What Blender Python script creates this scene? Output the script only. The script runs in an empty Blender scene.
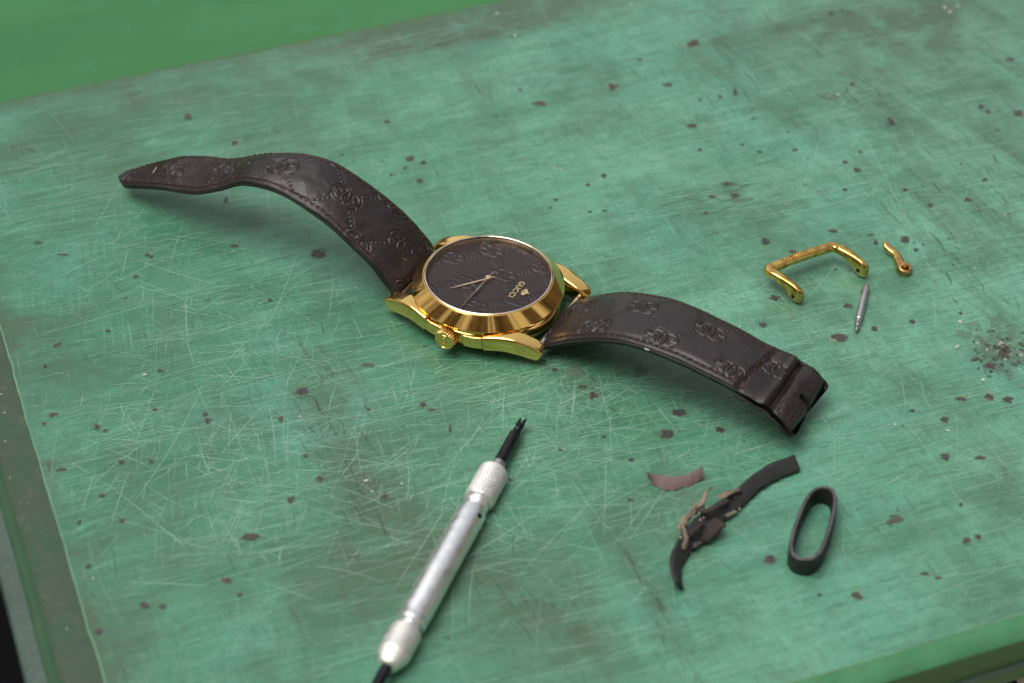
import bpy, bmesh, math, random
import numpy as np
from mathutils import Vector, Matrix

# ------------------------------------------------------------------ camera, light, exposure
PITCH = math.radians(41.5); FPX = 2168.0; CAMH = 35.1          # centimetres; meshes are scaled to metres when built
CM = 0.01
sc = bpy.context.scene
cam_d = bpy.data.cameras.new('camera'); cam = bpy.data.objects.new('camera', cam_d)
sc.collection.objects.link(cam); sc.camera = cam
cam.location = (0, 0, CAMH*CM); cam.rotation_euler = (math.pi/2-PITCH, 0, 0)
cam_d.sensor_width = 36; cam_d.lens = 36*FPX/1024
cam_d.clip_start = 0.01; cam_d.clip_end = 500
cam_d.dof.use_dof = True; cam_d.dof.focus_distance = 0.530; cam_d.dof.aperture_fstop = 13

SUN_EL = math.radians(70); SUN_AZ = math.radians(255)            # azimuth clockwise from +Y
w = bpy.data.worlds.new('World'); sc.world = w; w.use_nodes = True
nt = w.node_tree; N = nt.nodes; L = nt.links
bg = N['Background']; bg.inputs['Strength'].default_value = 0.10
sky = N.new('ShaderNodeTexSky'); sky.sky_type = 'NISHITA'; sky.sun_disc = False
sky.sun_elevation = SUN_EL; sky.sun_rotation = SUN_AZ; sky.air_density = 1.0; sky.dust_density = 3.0
hs = N.new('ShaderNodeHueSaturation'); hs.inputs['Saturation'].default_value = 0.22
L.new(sky.outputs[0], hs.inputs['Color'])
# the street round the stall: walls, awnings and people up to some height (light and dark uprights), open sky above
tc = N.new('ShaderNodeTexCoord'); flat_ = N.new('ShaderNodeVectorMath'); flat_.operation = 'MULTIPLY'; flat_.inputs[1].default_value = (1, 1, 0); L.new(tc.outputs['Generated'], flat_.inputs[0])
azn = N.new('ShaderNodeVectorMath'); azn.operation = 'NORMALIZE'; L.new(flat_.outputs[0], azn.inputs[0])
sep = N.new('ShaderNodeSeparateXYZ'); L.new(tc.outputs['Generated'], sep.inputs[0])
def wnoise(sc3, scale, det, src=None):
    mp = N.new('ShaderNodeMapping'); mp.inputs['Scale'].default_value = sc3; L.new(src if src else tc.outputs['Generated'], mp.inputs[0])
    no = N.new('ShaderNodeTexNoise'); no.inputs['Scale'].default_value = scale; no.inputs['Detail'].default_value = det; L.new(mp.outputs[0], no.inputs['Vector']); return no.outputs[0]
def wramp(f, stops):
    c = N.new('ShaderNodeValToRGB'); e = c.color_ramp.elements
    while len(e) < len(stops): e.new(.5)
    for k, (p_, col_) in enumerate(stops): e[k].position = p_; e[k].color = (*col_, 1)
    L.new(f, c.inputs[0]); return c.outputs[0]
def wmath(op, a, b, c=0):
    m = N.new('ShaderNodeMath'); m.operation = op
    for k, v in enumerate((a, b, c)):
        if isinstance(v, (int, float)): m.inputs[k].default_value = v
        else: L.new(v, m.inputs[k])
    return m.outputs[0]
street = wramp(wnoise((1.9, 1.9, 1), 1.0, 2.6, azn.outputs[0]), [(.34, (.12, .10, .09)), (.42, (1.2, .85, .60)), (.48, (.4, .32, .26)), (.56, (6, 5.6, 5.2)), (.62, (1.6, 1.35, 1.1)), (.70, (6, 5.7, 5.4))])
edge_ = wmath('MULTIPLY_ADD', wnoise((3.2, 3.2, 1), 1.0, 3, azn.outputs[0]), 1.5, wmath('MULTIPLY_ADD', sep.outputs['Y'], -.55, wmath('MULTIPLY_ADD', sep.outputs['Z'], -1.0, .06)))
cover = wramp(edge_, [(-.0, (0, 0, 0)), (.035, (1, 1, 1))])
mx = N.new('ShaderNodeMix'); mx.data_type = 'RGBA'
L.new(cover, mx.inputs['Factor']); yb = wramp(wmath('MULTIPLY_ADD', sep.outputs['Y'], .5, .5), [(.35, (.85, .85, .85)), (.85, (1.9, 1.9, 1.9))])      # sky brightened towards the open side, added for haze and sheen on the board
mb0 = N.new('ShaderNodeMix'); mb0.data_type = 'RGBA'; mb0.blend_type = 'MULTIPLY'; mb0.inputs['Factor'].default_value = 1
L.new(hs.outputs[0], mb0.inputs['A']); L.new(yb, mb0.inputs['B']); L.new(mb0.outputs['Result'], mx.inputs['A']); L.new(street, mx.inputs['B']); L.new(mx.outputs['Result'], bg.inputs[0])

sd = bpy.data.lights.new('sun', 'SUN'); sun = bpy.data.objects.new('sun', sd); sc.collection.objects.link(sun)
sd.energy = 2.1; sd.angle = math.radians(46); sd.color = (1, 0.97, 0.93)
sun.rotation_euler = Vector((-math.sin(SUN_AZ)*math.cos(SUN_EL), -math.cos(SUN_AZ)*math.cos(SUN_EL), -math.sin(SUN_EL))).to_track_quat('-Z', 'Y').to_euler()
sc.view_settings.view_transform = 'Standard'; sc.view_settings.look = 'None'
sc.view_settings.exposure = 0.09; sc.view_settings.gamma = 1
sc.render.engine = 'CYCLES'
sc.cycles.transparent_max_bounces = 32; sc.cycles.max_bounces = 8

# ------------------------------------------------------------------ helpers
random.seed(7); rng = np.random.default_rng(11)
_R = np.array([1, 0, 0.]); _U = np.array([0, math.sin(PITCH), math.cos(PITCH)]); _W = np.array([0, math.cos(PITCH), -math.sin(PITCH)])
_C = np.array([0, 0, CAMH])
def ray(px, py): return (px-512)/FPX*_R+(341.5-py)/FPX*_U+_W
def P(px, py, z=0.0):
    """survey point: where the sight line of a photo pixel meets the height z"""
    d = ray(px, py); return _C+(z-CAMH)/d[2]*d
def jac(c, v):
    def pr(p):
        q = p-_C; return np.array([FPX*q@_R/(q@_W), -FPX*q@_U/(q@_W)])
    v = np.array(v, float); return pr(c+v*.5)-pr(c-v*.5)

def sstep(a, b, x):
    t = np.clip((x-a)/(b-a), 0, 1); return t*t*(3-2*t)
def vnoise(x, y, seed=0, octv=4):
    r = np.random.default_rng(seed); T = r.random((64, 64)); out = 0; amp = .5; tot = 0
    for o in range(octv):
        xi = np.floor(x).astype(int); yi = np.floor(y).astype(int); fx = x-xi; fy = y-yi
        fx = fx*fx*(3-2*fx); fy = fy*fy*(3-2*fy)
        g = lambda i, j: T[(i+o*17) % 64, (j+o*31) % 64]
        out = out+amp*((g(xi, yi)*(1-fx)+g(xi+1, yi)*fx)*(1-fy)+(g(xi, yi+1)*(1-fx)+g(xi+1, yi+1)*fx)*fy)
        tot += amp; amp *= .5; x = x*2.03+5.1; y = y*2.03+9.7
    return out/tot

class MB:
    def __init__(s): s.v = []; s.f = []; s.m = []; s.a = []; s.n = 0
    def add(s, verts, faces, mi=0, attr=None):
        verts = np.asarray(verts, float).reshape(-1, 3); b = s.n
        s.v.append(verts); s.n += len(verts)
        s.f += [tuple(int(i)+b for i in f) for f in faces]; s.m += [mi]*len(faces)
        if attr is None: attr = np.zeros(len(verts))
        s.a.append(np.broadcast_to(np.asarray(attr, float), (len(verts),)))
        return s
    def build(s, name, mats, parent=None, base=(0, 0, 0), smooth=True, mods=None, sharp=None):
        V = (np.concatenate(s.v)-np.asarray(base, float))*CM
        me = bpy.data.meshes.new(name); me.from_pydata(V.tolist(), [], s.f); me.update()
        if not isinstance(mats, (list, tuple)): mats = [mats]
        for m in mats: me.materials.append(m)
        me.polygons.foreach_set('material_index', s.m)
        if len(s.f) < 90000:
            bm = bmesh.new(); bm.from_mesh(me); bmesh.ops.recalc_face_normals(bm, faces=bm.faces); bm.to_mesh(me); bm.free()
        at = me.attributes.new('amt', 'FLOAT', 'POINT'); at.data.foreach_set('value', np.concatenate(s.a))
        if smooth:
            me.polygons.foreach_set('use_smooth', [True]*len(me.polygons))
            if sharp is not None: me.set_sharp_from_angle(angle=math.radians(sharp))
        o = bpy.data.objects.new(name, me); sc.collection.objects.link(o)
        if parent: o.parent = parent
        return o

def grid_faces(nu, nv, close=False):
    F = []
    for i in range(nu-1):
        for j in range(nv if close else nv-1):
            j2 = (j+1) % nv
            F.append((i*nv+j, i*nv+j2, (i+1)*nv+j2, (i+1)*nv+j))
    return F
def thing(name, label, cat, base=(0, 0, 0), rotz=0, group=None, rot=None):
    o = bpy.data.objects.new(name, None); sc.collection.objects.link(o); o.empty_display_size = 0.01
    o.location = [c*CM for c in base]; o.rotation_euler = rot if rot else (0, 0, rotz)
    o['label'] = label; o['category'] = cat
    if group: o['group'] = group
    return o
def catmull(pts, n):
    pts = np.asarray(pts, float); K = len(pts); t = np.linspace(0, K-1, n); out = []
    E = np.vstack([2*pts[0]-pts[1], pts, 2*pts[-1]-pts[-2]])
    for x in t:
        i = min(int(x), K-2); f = x-i; p0, p1, p2, p3 = E[i:i+4]
        out.append(.5*((2*p1)+(-p0+p2)*f+(2*p0-5*p1+4*p2-p3)*f*f+(-p0+3*p1-3*p2+p3)*f**3))
    return np.array(out)
def unit(v): return v/np.maximum(np.linalg.norm(v, axis=-1, keepdims=True), 1e-9)
def sweep(mb, path, side, wid, hei, n=20, p=4.0, mi=0, rough=0.0, cap=True, attr=0, seed=1, up=None):
    """superellipse section swept along path; side = width direction"""
    path = np.asarray(path, float); K = len(path)
    T = unit(np.gradient(path, axis=0)); S = np.asarray(side, float)
    if S.ndim == 1: S = np.tile(S, (K, 1))
    S = unit(S-(S*T).sum(1, keepdims=True)*T); U = np.cross(T, S)
    if up is not None: U = np.tile(np.array(up, float), (K, 1)); T = unit(T*[1, 1, 0])
    wid = np.broadcast_to(np.asarray(wid, float), (K,)); hei = np.broadcast_to(np.asarray(hei, float), (K,))
    a = np.linspace(0, 2*math.pi, n, endpoint=False)+math.pi/n
    c = np.sign(np.cos(a))*np.abs(np.cos(a))**(2/p); s_ = np.sign(np.sin(a))*np.abs(np.sin(a))**(2/p)
    if cap:
        e = min(wid[0], hei[0])*.12; f = min(wid[-1], hei[-1])*.12
        path = np.vstack([path[0]-T[0]*e, path[0]-T[0]*e, path, path[-1]+T[-1]*f, path[-1]+T[-1]*f])
        S = np.vstack([S[0], S[0], S, S[-1], S[-1]]); U = np.vstack([U[0], U[0], U, U[-1], U[-1]])
        wid = np.concatenate([[wid[0]*.02, wid[0]*.84], wid, [wid[-1]*.84, wid[-1]*.02]])
        hei = np.concatenate([[hei[0]*.02, hei[0]*.84], hei, [hei[-1]*.84, hei[-1]*.02]]); K += 4
    r = np.random.default_rng(seed)
    V = path[:, None]+S[:, None]*(wid[:, None]*.5*c)[..., None]+U[:, None]*(hei[:, None]*.5*s_)[..., None]
    if rough:
        kk, aa = np.meshgrid(np.arange(K)*.6, np.arange(n)*.7, indexing='ij')
        d = (vnoise(kk+seed, aa, seed, 3)-.5)*2*rough
        V = V+unit(V-path[:, None])*d[..., None]
    F = grid_faces(K, n, True); F.append(tuple(range(n))[::-1]); F.append(tuple((K-1)*n+j for j in range(n)))
    mb.add(V.reshape(-1, 3), F, mi, attr); return mb
def lathe(mb, prof, n=64, origin=(0, 0, 0), axis=(0, 0, 1), mi=0, flute=0, fdepth=0, frange=None, closed=False):
    ax = unit(np.array(axis, float)); h = np.array([1, 0, 0.]) if abs(ax[0]) < .8 else np.array([0, 1., 0])
    X = unit(np.cross(ax, h)); Y = np.cross(ax, X); o = np.array(origin, float)
    a = np.linspace(0, 2*math.pi, n, endpoint=False); V = []
    for (r, z) in prof:
        rr = np.full(n, float(r))
        if flute and frange[0] <= z <= frange[1]: rr = rr-fdepth*(0.5+0.5*np.cos(a*flute))
        V.append(o+rr[:, None]*(np.cos(a)[:, None]*X+np.sin(a)[:, None]*Y)+z*ax)
    F = grid_faces(len(prof), n, True)
    if closed: F += [((len(prof)-1)*n+j, (len(prof)-1)*n+(j+1) % n, (j+1) % n, j) for j in range(n)]
    mb.add(np.concatenate(V), F, mi); return mb
def box(mb, x0, x1, y0, y1, z0, z1, mi=0):
    v = [(x, y, z) for x in (x0, x1) for y in (y0, y1) for z in (z0, z1)]
    mb.add(v, [(0, 1, 3, 2), (4, 6, 7, 5), (0, 4, 5, 1), (2, 3, 7, 6), (0, 2, 6, 4), (1, 5, 7, 3)], mi); return mb
def bevel(o, wdt, seg=3, ang=30):
    m = o.modifiers.new('bevel', 'BEVEL'); m.width = wdt*CM; m.segments = seg; m.limit_method = 'ANGLE'; m.angle_limit = math.radians(ang); return o

# ------------------------------------------------------------------ materials
class Mat:
    def __init__(s, name, col=(.5, .5, .5), rough=.5, metal=0, spec=.5):
        s.m = bpy.data.materials.new(name); s.m.use_nodes = True; s.t = s.m.node_tree; s.n = s.t.nodes; s.l = s.t.links
        s.b = s.n['Principled BSDF']; s.b.inputs['Base Color'].default_value = (*col, 1)
        s.b.inputs['Roughness'].default_value = rough; s.b.inputs['Metallic'].default_value = metal
        s.b.inputs['Specular IOR Level'].default_value = spec
        s.tc = s.n.new('ShaderNodeTexCoord')
    def coord(s, scale=(1, 1, 1), rot=(0, 0, 0)):
        a = s.n.new('ShaderNodeMapping'); a.inputs['Scale'].default_value = (100, 100, 100); s.l.new(s.tc.outputs['Object'], a.inputs[0])
        b = s.n.new('ShaderNodeMapping'); b.inputs['Scale'].default_value = scale; s.l.new(a.outputs[0], b.inputs[0])
        c = s.n.new('ShaderNodeMapping'); c.inputs['Rotation'].default_value = rot
        s.l.new(a.outputs[0], c.inputs[0]); s.l.new(c.outputs[0], b.inputs[0]); return b.outputs[0]
    def noise(s, scale, vec=None, detail=4, rough=.55, dist=0):
        n = s.n.new('ShaderNodeTexNoise'); n.inputs['Scale'].default_value = scale; n.inputs['Detail'].default_value = detail
        n.inputs['Roughness'].default_value = rough; n.inputs['Distortion'].default_value = dist
        s.l.new(vec if vec is not None else s.coord(), n.inputs['Vector']); return n.outputs[0]
    def ramp(s, fac, a, b, ca=(0, 0, 0), cb=(1, 1, 1)):
        r = s.n.new('ShaderNodeValToRGB'); e = r.color_ramp.elements
        e[0].position = a; e[1].position = b; e[0].color = (*ca, 1); e[1].color = (*cb, 1); s.l.new(fac, r.inputs[0]); return r.outputs[0]
    def mix(s, fac, a, b, mode='MIX'):
        m = s.n.new('ShaderNodeMix'); m.data_type = 'RGBA'; m.blend_type = mode
        for k, v in (('Factor', fac), ('A', a), ('B', b)):
            if isinstance(v, (int, float)): m.inputs[k].default_value = v
            elif isinstance(v, tuple): m.inputs[k].default_value = (*v, 1)
            else: s.l.new(v, m.inputs[k])
        return m.outputs['Result']
    def math(s, op, a, b=0, c=0):
        m = s.n.new('ShaderNodeMath'); m.operation = op
        for i, v in enumerate((a, b, c)):
            if isinstance(v, (int, float)): m.inputs[i].default_value = v
            else: s.l.new(v, m.inputs[i])
        return m.outputs[0]
    def attr(s, name='amt'):
        a = s.n.new('ShaderNodeAttribute'); a.attribute_name = name; return a.outputs['Fac']
    def bump(s, h, strength=.3, dist=.01):
        b = s.n.new('ShaderNodeBump'); b.inputs['Strength'].default_value = strength; b.inputs['Distance'].default_value = dist*CM
        s.l.new(h, b.inputs['Height']); s.l.new(b.outputs[0], s.b.inputs['Normal'])
    def col(s, v): s.l.new(v, s.b.inputs['Base Color'])
    def rgh(s, v): s.l.new(v, s.b.inputs['Roughness'])
    def ao(s, x): s.l.new(x, s.b.inputs['Alpha'])

def m_board():
    m = Mat('scratched_green_paint')
    R3 = lambda d: (0, 0, math.radians(d))
    st = m.coord((.10, 1.3, 1), R3(-3)); st2 = m.coord((1.9, .16, 1), R3(8)); st3 = m.coord((.5, 11, 1), R3(-2)); st4 = m.coord((10, .5, 1), R3(10)); st5 = m.coord((.7, 8, 1), R3(35)); st6 = m.coord((.4, 5, 1), R3(-24))
    sr = m.coord((1.6, .14, 1), R3(-16)); sr2 = m.coord((9, .45, 1), R3(-15))
    sx = m.n.new('ShaderNodeSeparateXYZ'); m.l.new(m.coord(), sx.inputs[0])
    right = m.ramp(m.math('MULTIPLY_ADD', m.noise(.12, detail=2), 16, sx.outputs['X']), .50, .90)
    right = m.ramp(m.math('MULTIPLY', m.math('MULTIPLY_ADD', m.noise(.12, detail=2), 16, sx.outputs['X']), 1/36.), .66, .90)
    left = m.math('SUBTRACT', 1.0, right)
    m1 = m.ramp(m.noise(.28, m.coord((1, 1, 1), R3(20)), 3), .35, .62); m2 = m.ramp(m.noise(.33, m.coord((1, 1.4, 1), R3(70)), 3), .38, .62)
    c = m.mix(m.ramp(m.noise(.13, detail=4, rough=.6), .35, .62), (0.071, 0.260, 0.137), (0.131, 0.363, 0.226))
    grime_and_light = m.ramp(m.math('MULTIPLY', m.math('MULTIPLY_ADD', m.noise(.16, detail=4, rough=.6), 22, sx.outputs['X']), 1/36.), .38, .74)  # left side darker: mostly grime, with uneven light and gloss painted in
    c = m.mix(m.math('SUBTRACT', 1.0, grime_and_light), c, (0.052, 0.221, 0.122))
    c = m.mix(m.math('MULTIPLY', m.ramp(m.math('MULTIPLY', m.math('MULTIPLY_ADD', m.noise(.2, detail=3), 18, sx.outputs['X']), 1/36.), .55, .85), .75), c, (.175, .430, .300))
    c = m.mix(m.ramp(m.noise(.22, m.coord((1, 1, 1), R3(50)), 3), .50, .70), c, (0.101, 0.343, 0.235))
    def lay(c, f, a, b, k, col, msk=None):
        fac = m.math('MULTIPLY', m.ramp(f, a, b), k)
        if msk is not None: fac = m.math('MULTIPLY', fac, msk)
        return m.mix(fac, c, col)
    c = lay(c, m.noise(.5, detail=6, rough=.7), .46, .68, .55, (0.034, 0.162, 0.074))
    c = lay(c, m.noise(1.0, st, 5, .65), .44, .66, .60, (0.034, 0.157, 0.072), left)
    c = lay(c, m.noise(1.0, sr, 6, .7), .46, .66, .75, (0.051, 0.132, 0.074), right)
    c = lay(c, m.noise(1.6, sr, 6, .75), .56, .68, .65, (.085, .100, .070), right)
    c = lay(c, m.noise(1.0, st2, 5, .65), .48, .70, .45, (0.046, 0.152, 0.075), m2)
    c = lay(c, m.noise(1.3, st, 5, .7, .3), .54, .70, .50, (0.172, 0.421, 0.273), m1)
    c = lay(c, m.noise(1.2, st3, 5, .65), .46, .72, .60, (0.172, 0.441, 0.282), m1)
    c = lay(c, m.noise(1.7, st3, 5, .65), .50, .72, .60, (0.030, 0.142, 0.066), m2)
    c = lay(c, m.noise(1.2, st4, 5, .65), .52, .74, .50, (0.161, 0.412, 0.263), m2)
    c = lay(c, m.noise(1.3, sr2, 5, .65), .50, .72, .50, (0.161, 0.412, 0.273), right)
    c = lay(c, m.noise(1.5, st4, 4, .65), .54, .74, .40, (0.036, 0.142, 0.071), m1)
    c = lay(c, m.noise(1.4, st5, 4, .7), .58, .76, .40, (0.182, 0.431, 0.282))
    c = lay(c, m.noise(1.4, st6, 4, .7), .56, .76, .45, (0.182, 0.441, 0.292))
    c = lay(c, m.noise(2.4, detail=6, rough=.75), .52, .70, .40, (.045, .120, .066))
    c = lay(c, m.noise(.33, m.coord((1, 1.3, 1), R3(12)), 6, .7), .47, .66, .62, (0.041, 0.137, 0.067))
    c = lay(c, m.noise(1.5, m.coord((.8, 15, 1), R3(3)), 4, .7), .52, .68, .50, (.032, .115, .062))
    c = lay(c, m.noise(1.5, m.coord((15, .8, 1), R3(-6)), 4, .7), .54, .70, .45, (.032, .115, .062))
    c = lay(c, m.noise(1.2, m.coord((1, 12, 1), R3(-52)), 4, .7), .57, .70, .40, (.040, .125, .070))
    d = m.attr()
    dn = m.math('MULTIPLY', d, m.math('MULTIPLY_ADD', m.noise(1.1, detail=6, rough=.72), 2.4, -.45))
    c = m.mix(m.math('MULTIPLY', m.ramp(dn, .06, .9), .85), c, (.058, .098, .050))
    c = lay(c, m.noise(9, detail=5, rough=.75), .58, .70, .55, (.040, .080, .050))
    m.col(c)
    m.rgh(m.ramp(m.noise(1.2, st, 5, .6), .3, .7, (.30,)*3, (.48,)*3))
    h = m.math('ADD', m.noise(3.0, st3, 4, .6), m.math('MULTIPLY', m.noise(25, detail=3), .5))
    m.bump(h, .30, .010); m.b.inputs['Specular IOR Level'].default_value = .58
    return m.m
def m_fleck(name, col, col2, rough=.6, alpha=True):
    m = Mat(name, col, rough); m.col(m.mix(m.ramp(m.noise(14, detail=5, rough=.7), .38, .62), col, col2))
    if alpha: m.ao(m.attr())
    return m.m
def m_paint(name, a, b, c, rough=.5, sc_=.5, spec=.5):
    m = Mat(name, a, rough, spec=spec); x = m.mix(m.ramp(m.noise(sc_, detail=6, rough=.65), .35, .65), a, b)
    x = m.mix(m.ramp(m.noise(sc_*4, detail=6, rough=.7), .55, .72), x, c); m.col(x)
    m.bump(m.math('ADD', m.noise(14, detail=3), m.math('MULTIPLY', m.noise(1.6, detail=4), 4)), .45, .02); return m.m
def m_leather(name, a, b, rough=.42, grain=26, amt=.35, worn=None):
    m = Mat(name, a, rough, spec=.5)
    x = m.mix(m.ramp(m.noise(1.1, detail=5, rough=.6), .3, .7), a, b)
    if worn: x = m.mix(m.ramp(m.noise(6, detail=6, rough=.75), .58, .78), x, worn)
    m.col(x); v = m.n.new('ShaderNodeTexVoronoi'); v.inputs['Scale'].default_value = grain; v.feature = 'DISTANCE_TO_EDGE'; m.l.new(m.coord(), v.inputs['Vector'])
    h = m.math('ADD', m.math('MULTIPLY', m.ramp(v.outputs[0], 0, .12), .6), m.noise(9, detail=5, rough=.65)); m.bump(h, amt, .010)
    m.rgh(m.ramp(m.noise(3, detail=5), .3, .75, (rough-.10,)*3, (rough+.15,)*3)); return m.m
def m_metal(name, col, rough, amt=.08, tint=None, nz=3.0, bs=.0):
    m = Mat(name, col, rough, 1.0)
    hl = m.ramp(m.noise(1.0, m.coord((3, 60, 60)), 5, .7), .55, .75, (0, 0, 0), (.12, .12, .12))
    if tint: m.col(m.mix(m.ramp(m.noise(nz, detail=4), .45, .65), col, tint))
    m.rgh(m.ramp(m.noise(7, detail=5, rough=.7), .35, .7, (rough,)*3, (rough+amt,)*3))
    m.rgh(m.mix(.5, m.ramp(m.noise(5, detail=5, rough=.7), .35, .72, (rough*.9,)*3, (rough+amt*1.8,)*3), hl, 'ADD'))
    if bs: m.bump(m.noise(2.2, detail=2), bs, .02)
    return m.m
GOLD = m_metal('polished_gold', (.97, .64, .20), .05, .06, bs=.03)
GOLDB = m_metal('worn_gold', (.80, .52, .15), .07, .16, (.45, .26, .07), 5, bs=.5)
COPPER = m_metal('tarnished_gold', (.70, .45, .16), .13, .2, (.38, .19, .07), 6, bs=.6)
RIM = m_metal('pale_gold', (.95, .80, .62), .12, .08)
STEEL = m_metal('brushed_steel', (.55, .53, .54), .28, .2)
ALU = m_metal('bright_aluminium', (.96, .96, .95), .34, .10)
ALUK = m_metal('knurled_aluminium', (.90, .89, .84), .48, .12)
BLACKM = m_metal('blackened_steel', (.045, .045, .05), .32, .15)
LEATH = m_leather('dark_brown_leather', (.017, .0115, .0113), (.029, .0200, .0198), .30, grain=26, amt=.28, worn=(.055, .041, .040))
EDGE = m_leather('black_edge_paint', (.010, .009, .010), (.015, .013, .013), .55, amt=.3)
SUEDE = m_leather('brown_suede', (.07, .038, .028), (.05, .028, .02), .85)
THREAD = m_leather('reddish_thread', (.12, .045, .032), (.05, .022, .017), .7, 12)
KEEP = m_leather('black_rubbed_leather', (.012, .0115, .012), (.020, .019, .020), .5, 30, .5)
CUT = m_leather('grey_cut_edge', (.12, .115, .115), (.05, .048, .048), .38, 14, .6, worn=(.38, .36, .35))  # the rim's highlight is in the pale colour, along with its wear
SCRAPM = m_leather('charcoal_torn_leather', (.020, .020, .022), (.034, .033, .035), .6, 30, .7, worn=(.06, .055, .05))
BROWN = m_leather('rough_brown_leather', (.27, .19, .175), (.18, .12, .11), .8, 34, .9, worn=(.30, .23, .21))
GLUE = m_leather('dried_glue', (.34, .28, .19), (.12, .095, .07), .6, 20, .9, worn=(.6, .52, .4))
DIAL = m_leather('brown_dial', (.036, .021, .018), (.026, .016, .014), .36, 30, .03)
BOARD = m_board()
SCR = m_fleck('pale_scratch', (.38, .66, .50), (.50, .74, .60), .55)
DSCR = m_fleck('grimy_scratch', (.055, .10, .060), (.10, .10, .075), .7)
CHIP = m_fleck('dark_primer', (.100, .080, .080), (.040, .034, .036), .5)
BRN = m_fleck('rust_primer', (.13, .085, .065), (.10, .07, .055), .7)
HALO = m_fleck('bare_grey_patch', (.16, .27, .18), (.13, .19, .13), .7)
WSPK = m_fleck('white_fleck', (.62, .62, .56), (.5, .46, .36), .7)

# ------------------------------------------------------------------ the setting
BA = math.radians(20.3); eu = np.array([math.cos(BA), math.sin(BA)]); ev = np.array([-math.sin(BA), math.cos(BA)])
O2 = 2.15*eu+25.2*ev                                              # near left corner of the painted sheet
def loc2(p): q = np.asarray(p)[:2]-O2; return np.array([q@eu, q@ev])
def L2(px, py, z=0): return loc2(P(px, py, z))
AW, BW = 34.0, 26.3

gm = Mat('dusty_ground', (.42, .36, .27), .9); gm.col(gm.mix(gm.noise(.2, detail=5), (.42, .36, .27), (.30, .26, .2)))
g = MB(); g.add([(-400, -300, -75), (400, -300, -75), (400, 700, -75), (-400, 700, -75)], [(0, 1, 2, 3)])
go = g.build('ground', gm.m, smooth=False); go['kind'] = 'structure'

# added black slab under the board, standing for the dark void in the corner
bt = thing('void_slab', 'added matt black slab standing for the dark void under the left edge of the green board', 'table', (O2[0], O2[1], -75), BA)
b = MB(); box(b, -16, 6, -.4, 27, 69.0, 71.2); box(b, 6.01, 30, 6, 27, 69.0, 71.2)
bevel(b.build('void_slab_top', Mat('matt_black', (.004, .004, .005), .9, spec=.1).m, bt, smooth=False), .1)
for (x, y) in ((-13, 1.5), (20, 1.5), (-13, 24), (20, 24)):
    b = MB(); box(b, x-1.2, x+1.2, y-1.2, y+1.2, 0, 68.99); bevel(b.build('leg', Mat('leg_black', (.01, .01, .011), .8).m, bt, smooth=False), .1)

# bright green surface behind
gt = thing('green_table', 'smooth bright green table surface behind the scratched board, out of focus', 'table', (O2[0], O2[1], -75), BA)
b = MB(); box(b, -40, 70, 27.15, 95, 70.0, 74.2)
gp = Mat('bright_green_paint', (.1, .3, .12), .7, spec=.25)
x = gp.mix(gp.ramp(gp.noise(.25, gp.coord((.4, 1.6, 1)), 4), .35, .65), (.046, .178, .064), (.056, .202, .075))
gp.col(gp.mix(gp.ramp(gp.noise(.9, detail=5, rough=.7), .58, .75), x, (.070, .245, .11))); gp.bump(gp.noise(1.2, gp.coord((.5, 2, 1)), 3), .3, .05)
bevel(b.build('table_top', gp.m, gt, smooth=False), .2)
for (x, y) in ((-36, 31), (66, 31), (-36, 91), (66, 91)):
    b = MB(); box(b, x-2, x+2, y-2, y+2, 0, 69.99); b.build('leg', gp.m, gt, smooth=False)

# the board itself: painted sheet on a framed base
wb = thing('work_board', 'worn green painted work board covered in fine scratches and dark paint chips', 'board', (O2[0], O2[1], -1.6), BA)
Z0 = 1.6
sheet = MB()
na, nb = 341, 264
A, B = np.meshgrid(np.linspace(0, AW, na), np.linspace(0, BW, nb), indexing='ij')
dirt = np.zeros_like(A)
def blob(px, py, rx, ry, s, rot=0):
    global dirt
    c = L2(px, py); a = (A-c[0])*math.cos(rot)+(B-c[1])*math.sin(rot); b_ = -(A-c[0])*math.sin(rot)+(B-c[1])*math.cos(rot)
    dirt += s*np.exp(-(a/rx)**2-(b_/ry)**2)
n1 = vnoise(A*.35, B*.9, 3); n2 = vnoise(A*.9+7, B*.4, 5); n3 = vnoise(A*.22+3, B*.22, 9)
dirt += .60*np.exp(-((BW-B)/.55)**2)*(.5+n1) + .35*np.exp(-((BW-B)/1.8)**2)*sstep(.35, .7, n3)
dirt += .35*np.exp(-(A/.35)**2)*(.3+n2)+.55*np.exp(-(A/1.8)**2)*sstep(.42, .75, n1)+.40*sstep(.45, .75, n3)*np.exp(-(A/7)**2)
dirt += .25*np.exp(-(B/.35)**2)*(.2+n1)
dirt += .28*sstep(.52, .8, n2)+.20*sstep(.55, .8, n1)
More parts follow.
